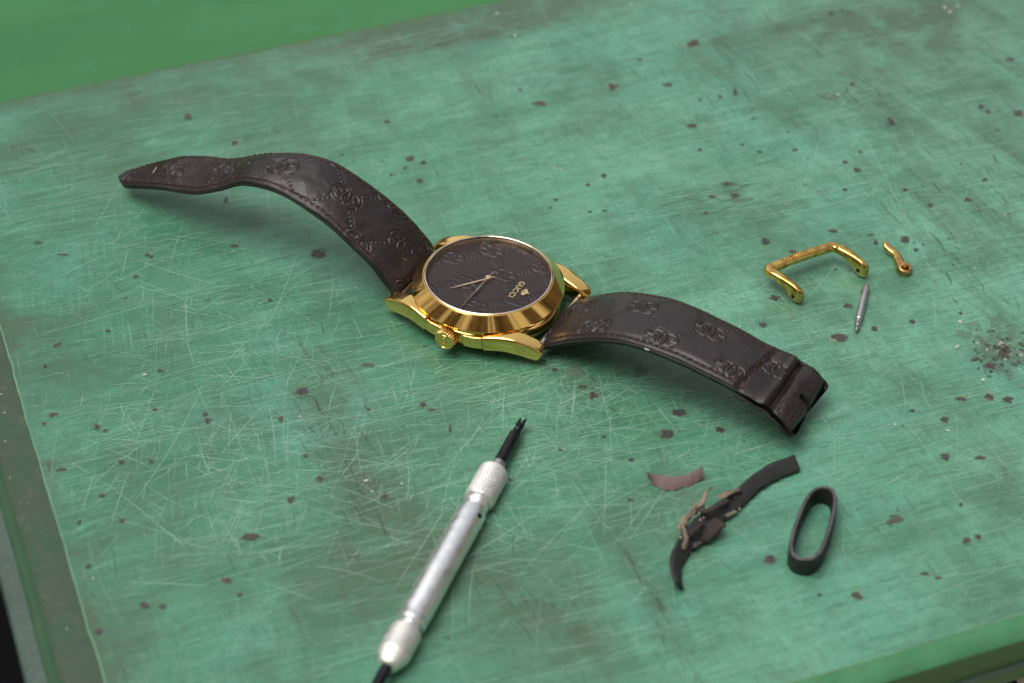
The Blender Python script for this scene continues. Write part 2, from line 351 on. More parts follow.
for q in ((470, 22, 3.0, .9, 1.3), (400, 48, 2.5, .8, .5), (560, 0, 3.0, .9, 1.1), (170, 105, 2.5, .8, .5), (20, 150, 2.2, .6, .6), (60, 120, 2, .7, .4), (250, 150, 4, 1.3, .28),
          (830, 25, 5, 1.3, .45), (950, 40, 4, 5, .42), (1000, 130, 1.2, 4, .45), (900, 20, 3, 2, .3), (870, 90, .5, 2.5, .5), (960, 230, .5, 2.0, .6), (1005, 350, .7, .7, .8),
          (330, 400, .8, 1.8, .75), (345, 470, .7, 1.8, .7), (400, 540, 1.2, 2.2, .85), (340, 590, 1.6, 1.6, .75), (205, 420, 1.0, .8, .5), (120, 470, .5, 1.0, .4), (280, 210, 1.6, .8, .4), (190, 200, 1.2, .6, .4), (105, 200, .7, .7, .3), (170, 330, .4, 1.6, .3), (590, 385, .4, .3, .5), (530, 620, 1.3, 2.0, .7), (560, 590, .6, 1.6, .5), (470, 560, .5, 1.2, .45),
          (650, 600, .4, 1.8, .6), (600, 650, .5, 1.0, .5), (1000, 480, 1, 1.4, .4), (110, 640, .6, 1.4, .55), (735, 520, 1.4, .6, .35), (655, 500, 1.5, .8, .4), (620, 230, 1.2, .5, .3), (780, 110, 1.6, .4, .25)):
    blob(*q)
dirt = np.clip(dirt, 0, 1.2)
zz = Z0+0.006*(vnoise(A*.5, B*.5, 21)-.5)
# slightly nibbled outline
Ae = A.copy(); Be = B.copy()
Ae[0] += .08*(vnoise(B[0]*1.5, B[0]*0, 31)-.5); Be[:, 0] += .03*(vnoise(A[:, 0]*1.2, A[:, 0]*0, 33)-.5); Be[:, -1] += .25*(vnoise(A[:, 0]*.8, A[:, 0]*0, 35)-.5)
sheet.add(np.stack([Ae, Be, zz], -1).reshape(-1, 3), [f[::-1] for f in grid_faces(na, nb)], 0, dirt.ravel())
# sheet rim
ring = [(i, 0) for i in range(na)]+[(na-1, j) for j in range(1, nb)]+[(i, nb-1) for i in range(na-2, -1, -1)]+[(0, j) for j in range(nb-2, 0, -1)]
rt = np.array([(Ae[i, j], Be[i, j], zz[i, j]) for i, j in ring]); cc = np.array([AW/2, BW/2, 0]); K = len(ring)
ou = np.zeros_like(rt); ou[:, 0] = np.where(rt[:, 0] < .2, -1, np.where(rt[:, 0] > AW-.2, 1, 0)); ou[:, 1] = np.where(rt[:, 1] < .2, -1, np.where(rt[:, 1] > BW-.2, 1, 0))
lv = [rt+ou*0, rt+ou*.03-[0, 0, .012], rt+ou*.045-[0, 0, .05], rt+ou*.045-[0, 0, .13]]
sheet.add(np.concatenate(lv), [tuple(reversed(f)) for f in grid_faces(4, K, True)], 3)
def strip(pts, wd, mi, al, z):
    pts = np.asarray(pts, float); T = unit(np.gradient(pts, axis=0)); Nn = np.stack([-T[:, 1], T[:, 0]], -1); n = len(pts)
    tp = np.sin(np.linspace(.08, math.pi-.08, n))**.6*wd*.5
    V = np.concatenate([pts+Nn*tp[:, None], pts-Nn*tp[:, None]]); V = np.column_stack([V, np.full(2*n, z)])
    ok = (V[:, 0] > .02).all() and (V[:, 0] < AW-.02).all() and (V[:, 1] > .02).all() and (V[:, 1] < BW-.02).all()
    if ok: sheet.add(V, [(i, n+i, n+i+1, i+1) for i in range(n-1)], mi, al)
def scratch(a, b, ang, ln, wd, al, mi=1, k=8, curv=.1):
    t = np.linspace(-.5, .5, k)*ln; c = random.gauss(0, curv)*ln*.25; j = np.array([random.gauss(0, .003) for _ in range(k)])*min(1, ln)
    y = c*((t/ln*2)**2)+j
    z = Z0+.008+random.random()*.006
    if mi == 1: al = al*.68; wd = wd*.85; c *= .25
    strip(np.stack([a+t*math.cos(ang)-y*math.sin(ang), b+t*math.sin(ang)+y*math.cos(ang)], -1), wd, mi, al, z)
RB = lambda: (random.uniform(0, AW*.97), random.uniform(0, BW))
for i in range(4200):                                            # long cuts along the board
    a, b_ = RB(); scratch(a, b_, math.radians(random.gauss(-3, 7)), min(random.expovariate(1/1.6)+.3, 7), random.uniform(.008, .022), random.uniform(.08, .6))
for i in range(2200):                                            # cuts across it
    a, b_ = RB(); a = AW*.35+random.random()*AW*.62 if random.random() < .6 else a
    scratch(a, b_, math.radians(random.gauss(92, 12)), min(random.expovariate(1/1.2)+.2, 5), random.uniform(.007, .018), random.uniform(.07, .45))
for i in range(2600):
    a, b_ = RB(); scratch(a, b_, random.uniform(0, math.pi), min(random.expovariate(1/.7)+.15, 3), random.uniform(.007, .018), random.uniform(.08, .5))
for (px, py, n_, sp, al) in ((235, 500, 170, 1.6, .5), (130, 470, 110, 1.8, .45), (110, 430, 60, 1.2, .5), (330, 450, 130, 1.8, .4), (450, 480, 160, 1.9, .45), (620, 390, 210, 1.7, .5), (700, 420, 90, 1.2, .5), (560, 400, 80, 1.3, .4),
                         (540, 500, 90, 1.6, .45), (640, 520, 70, 1.4, .35), (250, 250, 60, 2.2, .4), (230, 330, 120, 1.7, .5), (160, 240, 40, 1.5, .5), (800, 130, 60, 2, .3), (700, 320, 60, 1.6, .35), (880, 470, 70, 1.8, .3), (550, 350, 90, 1.2, .5), (480, 380, 90, 1.2, .45)):
    c = L2(px, py)
    for i in range(n_):
        scratch(c[0]+random.gauss(0, sp), c[1]+random.gauss(0, sp*.8), random.choice([random.gauss(.15, .3), random.gauss(-.55, .25), random.uniform(0, 3.14), random.gauss(1.2, .3)]),
                min(random.expovariate(1/.9)+.2, 4.5), random.uniform(.008, .024), random.uniform(.2, al+.32))
for (px1, py1, px2, py2) in ((0, 347, 190, 292), (20, 470, 330, 395), (240, 400, 520, 335), (250, 300, 540, 268), (60, 460, 210, 400), (180, 480, 245, 400), (560, 340, 760, 420), (130, 190, 330, 200), (590, 400, 860, 330), (600, 520, 740, 470), (100, 560, 420, 540),
                             (205, 540, 262, 415), (228, 495, 240, 468), (850, 60, 1020, 190), (840, 90, 960, 330), (300, 320, 480, 300), (545, 560, 620, 460), (380, 420, 640, 400)):
    a, b_ = L2(px1, py1), L2(px2, py2); d = b_-a
    for k in range(2):
        m_ = (a+b_)/2+np.array([random.gauss(0, .06), random.gauss(0, .06)])
        scratch(m_[0], m_[1], math.atan2(d[1], d[0])+random.gauss(0, .015), np.linalg.norm(d)*random.uniform(.7, 1), .016, random.uniform(.3, .5), 1, 16, .06)
for i in range(380):                                             # grime caught in cuts
    a, b_ = RB(); scratch(a, b_, math.radians(random.choice([random.gauss(-3, 8), random.gauss(92, 10)])), random.uniform(.15, 1.1), random.uniform(.015, .04), random.uniform(.1, .35), 2)
for (px, py, n_, sx, sy, al) in ((860, 95, 45, .5, 2.2, .6), (950, 260, 50, .5, 2.0, .6), (760, 80, 20, .3, 1.5, .5), (330, 400, 40, .7, 1.8, .5), (345, 470, 40, .5, 1.8, .5), (650, 590, 22, .15, 1.5, .6), (600, 393, 14, .15, .3, .7), (730, 195, 40, 1.2, .35, .6),
                             (1000, 190, 30, .8, 2, .6), (520, 600, 24, .6, 1.5, .45), (800, 20, 30, 3, .7, .5), (470, 30, 40, 2.5, .6, .6)):
    c = L2(px, py)
    for i in range(n_): scratch(c[0]+random.gauss(0, sx), c[1]+random.gauss(0, sy), (0 if sx > sy else 1.6)+random.gauss(0, .2), random.uniform(.1, .8), random.uniform(.02, .06), random.uniform(.1, al*.75), 2)
def chip(c, ra, rb, mi=4, al=.95, rot=0, ragged=.35, z=.0155):
    n = 30; t = np.linspace(0, 2*math.pi, n, endpoint=False); s = random.random()*50
    r = 1+ragged*2*(vnoise(np.cos(t)*1.9+s+4, np.sin(t)*1.9+4+s*.3, 77, 4)-.5)*1.7
    x = ra*r*np.cos(t); y = rb*r*np.sin(t); X = c[0]+x*math.cos(rot)-y*math.sin(rot); Y = c[1]+x*math.sin(rot)+y*math.cos(rot)
    if X.min() < .02 or Y.min() < .02 or Y.max() > BW-.02 or X.max() > AW-.02: return
    rin = .82; V = np.column_stack([np.concatenate([X, c[0]+(X-c[0])*rin, [c[0]]]), np.concatenate([Y, c[1]+(Y-c[1])*rin, [c[1]]]), np.full(2*n+1, Z0+z)])
    at = np.concatenate([np.full(n, al*.25), np.full(n, al), [al]])
    F = [(i, (i+1) % n, n+(i+1) % n, n+i) for i in range(n)]+[(n+i, n+(i+1) % n, 2*n) for i in range(n)]
    sheet.add(V, F, mi, at)
CH = [(693, 44, 7, 4), (613, 87, 5.5, 4), (539, 104, 6, 3), (668, 85, 5, 2), (692, 126, 6, 2.4), (604, 176, 3, 2.5), (588, 185, 2.5, 2), (728, 184, 8, 2), (735, 196, 5, 3.5), (712, 197, 5, 2), (706, 213, 4, 1.6), (857, 170, 4, 3),
      (1018, 114, 5, 3.5), (981, 107, 3, 2.5), (988, 112, 3, 2), (318, 254, 7, 5), (302, 392, 9, 5), (281, 419, 4, 3), (208, 421, 4, 3.5), (423, 405, 4.5, 3.5), (250, 537, 9, 5), (291, 500, 5, 4), (320, 479, 5, 3), (306, 456, 3, 2),
      (667, 435, 8, 6), (680, 413, 7.5, 4.5), (720, 430, 5, 3.4), (604, 437, 3, 2), (631, 460, 3.4, 2.6), (770, 560, 6.5, 5), (583, 387, 5, 2.2), (593, 396, 6, 4), (840, 338, 9, 4.5), (865, 293, 4.5, 3), (905, 240, 5, 4), (916, 250, 3, 2), (876, 243, 3, 3),
      (765, 241, 5, 3.5), (775, 298, 5.5, 3.2), (793, 252, 4, 2), (833, 231, 6, 1.6), (848, 306, 4.5, 2.5), (763, 325, 4, 2.6), (874, 329, 3.4, 2.8), (912, 322, 3, 2.5), (857, 596, 5.5, 5), (819, 595, 3, 2), (966, 541, 4.5, 3.5), (978, 537, 3.4, 2.8), (961, 505, 3, 2.4),
      (1003, 352, 6, 9), (990, 366, 6, 4), (1008, 400, 5, 3.4), (989, 397, 5, 4.5), (961, 399, 6, 3), (945, 420, 4, 3.4), (945, 457, 4.5, 4), (912, 411, 3, 2), (980, 458, 5, 2), (925, 574, 5, 2), (938, 578, 4, 2), (188, 117, 4.5, 3.6), (235, 143, 4, 3), (410, 159, 4.5, 3),
      (423, 163, 3, 2), (387, 122, 3, 2), (420, 181, 4, 2.6), (405, 168, 2, 2), (391, 175, 2, 1.5), (53, 415, 4.5, 3), (44, 424, 2, 1.6), (97, 429, 3.2, 2.4), (105, 431, 3, 2), (97, 426, 3, 2), (61, 470, 6, 2), (102, 496, 3.4, 2.2), (122, 521, 3.4, 2.6), (79, 523, 2, 3), (144, 605, 5, 3.8),
      (163, 607, 4, 2.6), (227, 581, 5, 4), (88, 567, 4, 3), (99, 632, 4, 3.5), (121, 462, 3, 2.4), (151, 461, 3, 2.4), (155, 410, 3, 2), (205, 414, 3, 2), (38, 243, 4, 1.6), (63, 255, 6, 1.4), (136, 277, 3, 2), (147, 255, 3, 2), (151, 257, 2.5, 2), (235, 246, 4, 2), (226, 200, 2.5, 4), (108, 331, 3, 2), (57, 345, 4, 3),
      (160, 371, 3, 2.6), (45, 366, 2, 2), (270, 300, 3, 2), (432, 410, 5, 2), (450, 428, 2, 4), (384, 497, 4, 3), (240, 595, 3, 3), (630, 500, 3, 2), (650, 340, 3, 2), (620, 320, 2, 2), (700, 150, 2, 2), (760, 152, 3, 1.4), (742, 145, 2.5, 1.6), (795, 150, 3, 1.5), (845, 162, 3, 2), (860, 152, 2.5, 1.5), (930, 205, 3, 2), (905, 190, 3, 2), (890, 120, 3, 4), (893, 124, 2, 2),
      (510, 480, 3, 2), (493, 512, 3, 2), (555, 370, 3, 2), (640, 60, 3, 1.5), (520, 90, 2, 1.6), (700, 100, 2, 1.6), (1010, 60, 4, 2), (985, 180, 3, 2), (968, 200, 4, 2), (560, 450, 2.5, 1.8), (735, 92, 2, 5), (720, 97, 2, 2), (556, 200, 3, 1.6), (590, 212, 3, 1.6), (604, 211, 3, 1.6), (550, 208, 2, 1.4), (845, 190, 2.4, 1.8)]
for (px, py, rx, ry) in CH:
    c = L2(px, py); k = 2168/np.linalg.norm(P(px, py)-_C); el = (CAMH/np.linalg.norm(P(px, py)-_C))
    a, b_ = rx/k*.92, ry/k/el*.82
    if a > .09: chip(c, a*1.22, b_*1.25, random.choice([6, 8]), random.uniform(.2, .5), -BA, .5, .0145)
    chip(c, a, b_, 4, random.uniform(.65, .95), -BA, .45)
for i in range(120):
    ca, cb = RB(); sp_ = random.uniform(.1, .8); big = random.random() < .25
    for k in range(random.choice([1, 1, 2, 3, 5, 7])):
        a, b_ = ca+random.gauss(0, sp_), cb+random.gauss(0, sp_*.6); r = .010+random.expovariate(1/(.022 if big else .010)); e = random.uniform(.6, 1.6)
        chip((a, b_), min(r*e, .10), min(r/e, .08), random.choice([4, 4, 4, 5, 7, 4]) if r < .05 else 4, random.uniform(.25, .8), random.random()*3, .45, .0165)
c0 = L2(1005, 352)
for i in range(26): chip((c0[0]+random.gauss(0, .35), c0[1]+random.gauss(0, .45)), random.uniform(.08, .25), random.uniform(.06, .2), 6, .35, random.random()*3, .6, .013+i*.00005)
for i in range(90): chip((c0[0]+random.gauss(0, .5), c0[1]+random.gauss(0, .5)), random.uniform(.02, .1), random.uniform(.02, .08), random.choice([4, 6, 7, 4]), random.uniform(.3, .8), random.random()*3, .5, .017)
for (px, py, rx, ry) in ((368, 365, 8, 3), (575, 372, 14, 7), (735, 200, 20, 3), (870, 235, 5, 2), (896, 519, 8, 5.5), (890, 523, 5, 3), (460, 20, 18, 4), (830, 97, 16, 5), (640, 372, 12, 6)):
    c = L2(px, py); chip(c, rx/39*.8, ry/39/.64*.8, 5 if rx < 10 else 6, .5, -BA, .38, .014)
for (px, py, r) in ((497, 14, .06), (366, 481, .05), (515, 36, .06), (631, 5, .06), (945, 8, .08), (950, 12, .06), (958, 6, .05), (838, 95, .05), (372, 492, .03), (145, 375, .05), (300, 417, .04), (402, 484, .03), (983, 380, .06), (895, 425, .03), (948, 431, .04), (560, 170, .03), (960, 322, .06)):
    chip(L2(px, py), r, r*.8, 7, .9, .4, .4, .019)
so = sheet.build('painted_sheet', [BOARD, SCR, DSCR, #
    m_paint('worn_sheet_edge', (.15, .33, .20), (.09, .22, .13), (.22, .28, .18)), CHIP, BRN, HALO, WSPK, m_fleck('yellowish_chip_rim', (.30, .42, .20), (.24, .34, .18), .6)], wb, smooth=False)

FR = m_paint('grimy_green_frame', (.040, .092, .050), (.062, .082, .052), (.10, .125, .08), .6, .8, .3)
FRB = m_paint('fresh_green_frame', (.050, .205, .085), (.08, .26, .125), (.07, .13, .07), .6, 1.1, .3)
SID = m_paint('shaded_green_side', (.050, .145, .055), (.06, .17, .07), (.09, .12, .06), .5, .9)  # darker than the rail's green: the face's shade is in the colour
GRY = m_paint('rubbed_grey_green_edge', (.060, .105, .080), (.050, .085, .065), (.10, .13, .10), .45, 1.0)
# left rail: rounded profile swept along the edge
def rail(prof, along, name, mat, jit=0.01):
    """prof in (offset outward, z) cm; along: list of (a,b) local; outward dir"""
    mb = MB(); (p0, p1, od) = along; n = 60; t = np.linspace(0, 1, n); p0 = np.array(p0); p1 = np.array(p1); od = np.array(od)
    V = []
    for k, tt in enumerate(t):
        q = p0+(p1-p0)*tt; jj = (vnoise(np.array([tt*9.]), np.array([3.]), 41)[0]-.5)*jit*4
        for (o, z) in prof: V.append((*(q+od*(o+jj*(o > .01))), Z0+z))
    mb.add(V, grid_faces(n, len(prof))); mb.f = [tuple(f) for f in mb.f]
    o = mb.build(name, mat, wb, smooth=True, sharp=35); return o
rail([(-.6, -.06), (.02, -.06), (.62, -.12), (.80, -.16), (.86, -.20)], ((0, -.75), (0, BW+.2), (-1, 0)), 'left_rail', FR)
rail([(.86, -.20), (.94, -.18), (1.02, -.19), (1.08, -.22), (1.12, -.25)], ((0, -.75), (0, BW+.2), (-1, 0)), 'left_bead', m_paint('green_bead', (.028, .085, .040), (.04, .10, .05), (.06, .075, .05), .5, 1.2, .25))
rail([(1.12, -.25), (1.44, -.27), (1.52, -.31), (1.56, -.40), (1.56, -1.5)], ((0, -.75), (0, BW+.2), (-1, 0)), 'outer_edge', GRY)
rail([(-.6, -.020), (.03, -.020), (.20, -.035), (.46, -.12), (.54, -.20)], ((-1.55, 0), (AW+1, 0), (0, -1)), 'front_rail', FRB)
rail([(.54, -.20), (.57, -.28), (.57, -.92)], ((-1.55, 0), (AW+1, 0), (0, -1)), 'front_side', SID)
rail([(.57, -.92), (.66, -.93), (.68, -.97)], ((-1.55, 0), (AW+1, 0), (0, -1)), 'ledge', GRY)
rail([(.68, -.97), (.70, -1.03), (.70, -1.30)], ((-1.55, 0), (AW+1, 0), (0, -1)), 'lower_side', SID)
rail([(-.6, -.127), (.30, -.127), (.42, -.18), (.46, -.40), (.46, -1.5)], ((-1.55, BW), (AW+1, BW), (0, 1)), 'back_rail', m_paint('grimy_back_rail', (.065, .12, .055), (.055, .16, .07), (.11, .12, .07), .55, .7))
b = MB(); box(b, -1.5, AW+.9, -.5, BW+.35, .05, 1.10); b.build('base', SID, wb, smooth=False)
# crumbs caught along the edge of the sheet
cr_ = MB()
for i in range(60):
    t = random.random(); a = random.gauss(-.05, .05) if random.random() < .6 else random.gauss(-.45, .2); r = random.uniform(.015, .045); zc = Z0-.13+r*.5
    if a > .0: continue
    cr_.add([(a+r*x, t*BW*.8+r*y, zc+r*z*.7) for x, y, z in ((1, 0, 0), (0, 1, 0), (-1, 0, .2), (0, -1, 0), (.1, 0, 1), (0, .1, -1))], [(0, 1, 4), (1, 2, 4), (2, 3, 4), (3, 0, 4), (1, 0, 5), (2, 1, 5), (3, 2, 5), (0, 3, 5)])
o = cr_.build('crumbs', m_paint('pale_crumbs', (.45, .42, .28), (.3, .28, .2), (.5, .5, .4)), wb, smooth=False); o['kind'] = 'stuff'

# ------------------------------------------------------------------ the watch
WAZ = math.radians(-27.5)
wc = P(488, 275, 1.06); D3 = np.array([math.cos(WAZ), math.sin(WAZ), 0]); PE = np.array([-D3[1], D3[0], 0])
base = np.array([wc[0], wc[1], 0.0])
watch = thing('wristwatch', 'gold wristwatch with embossed dark brown dial and strap, lying open on the green board', 'wristwatch', base)
TILT = Matrix.Rotation(math.radians(-2.0), 3, 'X')
RW = np.array(Matrix.Rotation(WAZ, 3, 'Z') @ TILT)
def wbuild(mb, name, mats, parent=None, **k):
    """local watch frame (x to 12, -y to the crown) to the thing's frame"""
    mb.v = [(v-[0, 0, .6])@RW.T+[0, 0, .6] for v in mb.v]
    return mb.build(name, mats, parent or watch, **k)

def g_curves(cx, cy, s, flip=1, rot=0):
    """outline-ish letter G: open arc with bar"""
    t = np.radians(np.linspace(40, 325, 16)); pts = [(math.cos(a)*s, math.sin(a)*s*flip) for a in t]
    pts = [(x, y) for x, y in pts]+[(s*.95, -.08*s*flip), (s*.35, -.08*s*flip)]
    c, d = math.cos(rot), math.sin(rot); return [(cx+x*c-y*d, cy+x*d+y*c) for x, y in pts]
def seg_dist(X, Y, polys):
    best = np.full(X.shape, 9.0)
    for pl in polys:
        pl = np.array(pl); lo = pl.min(0)-.15; hi = pl.max(0)+.15
        msk = (X > lo[0]) & (X < hi[0]) & (Y > lo[1]) & (Y < hi[1])
        if not msk.any(): continue
        x = X[msk]; y = Y[msk]; d = best[msk]
        if len(pl) == 1: d = np.minimum(d, np.hypot(x-pl[0, 0], y-pl[0, 1]))
        for (a, b_) in zip(pl[:-1], pl[1:]):
            ab = b_-a; t = np.clip(((x-a[0])*ab[0]+(y-a[1])*ab[1])/max(ab@ab, 1e-9), 0, 1)
            d = np.minimum(d, np.hypot(x-a[0]-t*ab[0], y-a[1]-t*ab[1]))
        best[msk] = d
    return best
def monogram(X, Y, pitch, s, ox=0, oy=0, wd=.035, dot=.04, outline=False):
    """embossed lattice: paired letters at the nodes of a diamond lattice, chains of dots between"""
    polys = []; dots = []
    x0, x1, y0, y1 = X.min()-pitch, X.max()+pitch, Y.min()-pitch, Y.max()+pitch
    h = pitch/2; i0 = int((x0-ox)/h)-1; i1 = int((x1-ox)/h)+1; j0 = int((y0-oy)/h)-1; j1 = int((y1-oy)/h)+1
    for i in range(i0, i1+1):
        for j in range(j0, j1+1):
            if (i+j) % 2: continue
            cx, cy = ox+i*h, oy+j*h
            polys.append(g_curves(cx-s*.62, cy, s, 1, math.pi)); polys.append(g_curves(cx+s*.62, cy, s, -1, 0))
            for (dx, dy) in ((1, 1), (1, -1)):
                for f in (.36, .455, .545, .64):
                    dots.append([(cx+dx*h*f, cy+dy*h*f)] if outline else [(cx+dx*h*f-dy*.05, cy+dy*h*f+dx*.05), (cx+dx*h*f+dy*.05, cy+dy*h*f-dx*.05)])
    e = seg_dist(X, Y, polys); d = seg_dist(X, Y, dots)
    ridge = lambda q, w_: np.exp(-(q/w_)**2)-.15*np.exp(-((q-w_*2.0)/(w_*.8))**2)
    if outline: return (.55*np.exp(-(e/.024)**2)-.9*np.exp(-((e-.050)/.013)**2))*1.0+.4*np.exp(-(d/.034)**2)-.4*np.exp(-((d-.052)/.014)**2)
    return np.maximum(ridge(e, wd), ridge(d, dot))

# case
c = MB()
lathe(c, [(.01, .10), (1.45, .10), (1.58, .13), (1.70, .20), (1.80, .24), (1.825, .28), (1.835, .42), (1.825, .60), (1.78, .64), (1.78, .69)], 128)
for sx in (-1, 1):
    for sy in (-1, 1):
        pts = catmull([(sx*.75, sy*1.56, .46), (sx*1.25, sy*1.42, .50), (sx*1.62, sy*1.33, .45), (sx*1.90, sy*1.27, .37), (sx*2.07, sy*1.23, .28)], 26)
        sweep(c, pts, (0, 1, 0), np.interp(np.linspace(0, 1, 26), [0, .4, 1], [.52, .46, .34]), np.interp(np.linspace(0, 1, 26), [0, .4, .8, 1], [.42, .46, .42, .36]), n=28, p=5.5)
for s in (-1, 1):                                                # crown guards
    pts = catmull([(s*.30, -1.74, .42), (s*.62, -1.70, .44), (s*1.0, -1.55, .45)], 10); sweep(c, pts, (0, 1, 0), .26, .34, n=24, p=6)
wbuild(c, 'case', GOLD, sharp=38)
c = MB(); lathe(c, [(1.60, .70), (1.78, .70), (1.86, .715), (1.888, .735), (1.892, .765), (1.880, .785), (1.625, 1.040), (1.612, 1.052), (1.598, 1.056), (1.585, 1.05), (1.575, 1.03), (1.57, .99)], 160)
wbuild(c, 'bezel', GOLD, sharp=25)
c = MB(); lathe(c, [(1.582, 1.03), (1.584, 1.068), (1.570, 1.082), (1.548, 1.085), (1.535, 1.075), (1.53, 1.03)], 128)
wbuild(c, 'crystal_ring', RIM, sharp=40)
c = MB(); lathe(c, [(1.55, 1.035), (1.535, 1.03), (1.50, .915), (1.49, .90)], 128)
wbuild(c, 'flange', m_metal('bronze_flange', (.48, .33, .20), .3))
# crystal
gm_ = bpy.data.materials.new('sapphire_glass'); gm_.use_nodes = True; q = gm_.node_tree; q.nodes.clear()
om = q.nodes.new('ShaderNodeOutputMaterial'); mixs = q.nodes.new('ShaderNodeMixShader'); tr = q.nodes.new('ShaderNodeBsdfTransparent'); gl = q.nodes.new('ShaderNodeBsdfGlossy')
gl.inputs['Roughness'].default_value = .02; fr = q.nodes.new('ShaderNodeFresnel'); fr.inputs['IOR'].default_value = 1.11; tr.inputs[0].default_value = (.96, .96, .97, 1)
q.links.new(fr.outputs[0], mixs.inputs[0]); q.links.new(tr.outputs[0], mixs.inputs[1]); q.links.new(gl.outputs[0], mixs.inputs[2]); q.links.new(mixs.outputs[0], om.inputs[0])
c = MB(); lathe(c, [(.001, 1.052), (1.535, 1.048), (1.535, 1.066), (1.0, 1.076), (.001, 1.078)], 96); wbuild(c, 'crystal', gm_, sharp=30)
# dial
nr, nth = 150, 420
RR, TT = np.meshgrid(np.linspace(.002, 1.51, nr), np.linspace(0, 2*math.pi, nth, endpoint=False), indexing='ij')
X, Y = RR*np.cos(TT), RR*np.sin(TT)
mg = monogram(X, Y, 1.44, .175, .25, .36, .050, .060)
clear = 1-np.exp(-(((X-.93)/.24)**4+((Y+.02)/.42)**4))*1.0
hz = .90+.022*mg*clear*(.35+1.1*vnoise(X*1.6+9, Y*1.6+9, 6, 2))+.004*(vnoise(X*4+20, Y*4+20, 5)-.5)
c = MB(); c.add(np.stack([X, Y, hz], -1).reshape(-1, 3), [f[::-1] for f in grid_faces(nr, nth, True)])
dial = wbuild(c, 'dial', DIAL)
# lettering
fc = bpy.data.curves.new('lettering', 'FONT'); fc.body = 'GUCCI'; fc.size = .205; fc.align_x = 'CENTER'; fc.align_y = 'CENTER'; fc.extrude = .006; fc.space_character = 1.12; fc.offset = .002
fo = bpy.data.objects.new('tmp', fc); sc.collection.objects.link(fo); dg = bpy.context.evaluated_depsgraph_get(); tm = bpy.data.meshes.new_from_object(fo.evaluated_get(dg))
bpy.data.objects.remove(fo)
tv = np.array([v.co[:] for v in tm.vertices]); tf = [tuple(p.vertices) for p in tm.polygons]
# reading direction runs from 9 (+y) to 3 (-y); letter tops point to 12 (+x)
c = MB(); c.add(np.column_stack([.80+tv[:, 1], -tv[:, 0]-.03, .925+tv[:, 2]]), tf); LOGO = Mat('gilt_print', (.95, .74, .34), .35, .6).m
wbuild(c, 'lettering', LOGO, smooth=False).name = 'lettering'
c = MB()
def flat(mb, pts, z, h=.012):
    n = len(pts); V = [(x, y, z) for x, y in pts]+[(x, y, z+h) for x, y in pts]
    mb.add(V, [tuple(range(n, 2*n))]+[(i, (i+1) % n, n+(i+1) % n, n+i) for i in range(n)])
ell = lambda cx, cy, a, b_, r: [(cx+a*math.cos(t)*math.cos(r)-b_*math.sin(t)*math.sin(r), cy+a*math.cos(t)*math.sin(r)+b_*math.sin(t)*math.cos(r)) for t in np.linspace(0, 6.283, 18, endpoint=False)]
bx, by = 1.035, -.04
for k, (ox, ln) in enumerate(((-.075, .028), (-.045, .036), (-.010, .040), (.025, .036))): flat(c, ell(bx+ox, by, .013, ln, 0), .918+.001*k)
flat(c, ell(bx+.055, by, .024, .028, 0), .924); flat(c, ell(bx+.085, by, .016, .020, 0), .926)
for s in (-1, 1):
    flat(c, ell(bx+.005, by+s*.080, .026, .062, s*.55), .920+.0015*s); flat(c, ell(bx-.035, by+s*.065, .020, .045, s*1.0), .9225+.0015*s)
    flat(c, ell(bx+.108, by+s*.018, .015, .004, s*.5), .920); flat(c, ell(bx+.045, by+s*.04, .007, .028, s*-.3), .9295+.001*s)
wbuild(c, 'bee_emblem', LOGO, smooth=False)
# hands
def hand(name, ang, ln, z, w0):
    c = MB(); a = math.radians(ang); d = np.array([math.cos(a), math.sin(a), 0]); s = np.array([-d[1], d[0], 0])
    t = np.array([-.16, 0, .12, .3, .7, 1.0]); ws = np.array([.6, .7, .6, .8, .65, .30])*w0*.5
    V = []
    for tt, ww in zip(t, ws):
        p = d*tt*ln+[0, 0, z]; V += [p-s*ww, p+[0, 0, .022], p+s*ww, p-[0, 0, .004]]
    c.add(V, grid_faces(6, 4, True)+[(0, 1, 2, 3), (23, 22, 21, 20)]); return wbuild(c, name, GOLDH, smooth=False)
GOLDH = m_metal('hand_gold', (.95, .75, .52), .42)
hand('hour_hand', 231.0, 1.03, .945, .075); hand('minute_hand', 268.5, 1.42, .975, .060)
c = MB(); lathe(c, [(.075, .905), (.075, .99), (.066, 1.0), (.045, 1.0), (.040, .975), (.022, .975), (.020, 1.012), (.001, 1.015)], 40); wbuild(c, 'hand_hub', GOLDH, sharp=35)
# crown
c = MB(); cpos = (-.08, -1.80, .46)
prof = [(.14, 0), (.14, .05), (.235, .06), (.262, .08), (.27, .10), (.27, .27), (.262, .30), (.235, .325), (.205, .33), (.195, .318), (.175, .318), (.168, .328), (.13, .335), (.001, .34)]
lathe(c, prof, 192, cpos, (0, -1, 0), flute=24, fdepth=.028, frange=(.075, .305))
gl2 = g_curves(cpos[0], cpos[2], .09, 1, 0); sweep(c, [(x, cpos[1]-.34, z) for x, z in catmull(gl2, 40)], (0, 1, 0), .03, .035, n=8, p=2)
wbuild(c, 'crown', GOLD, sharp=40)
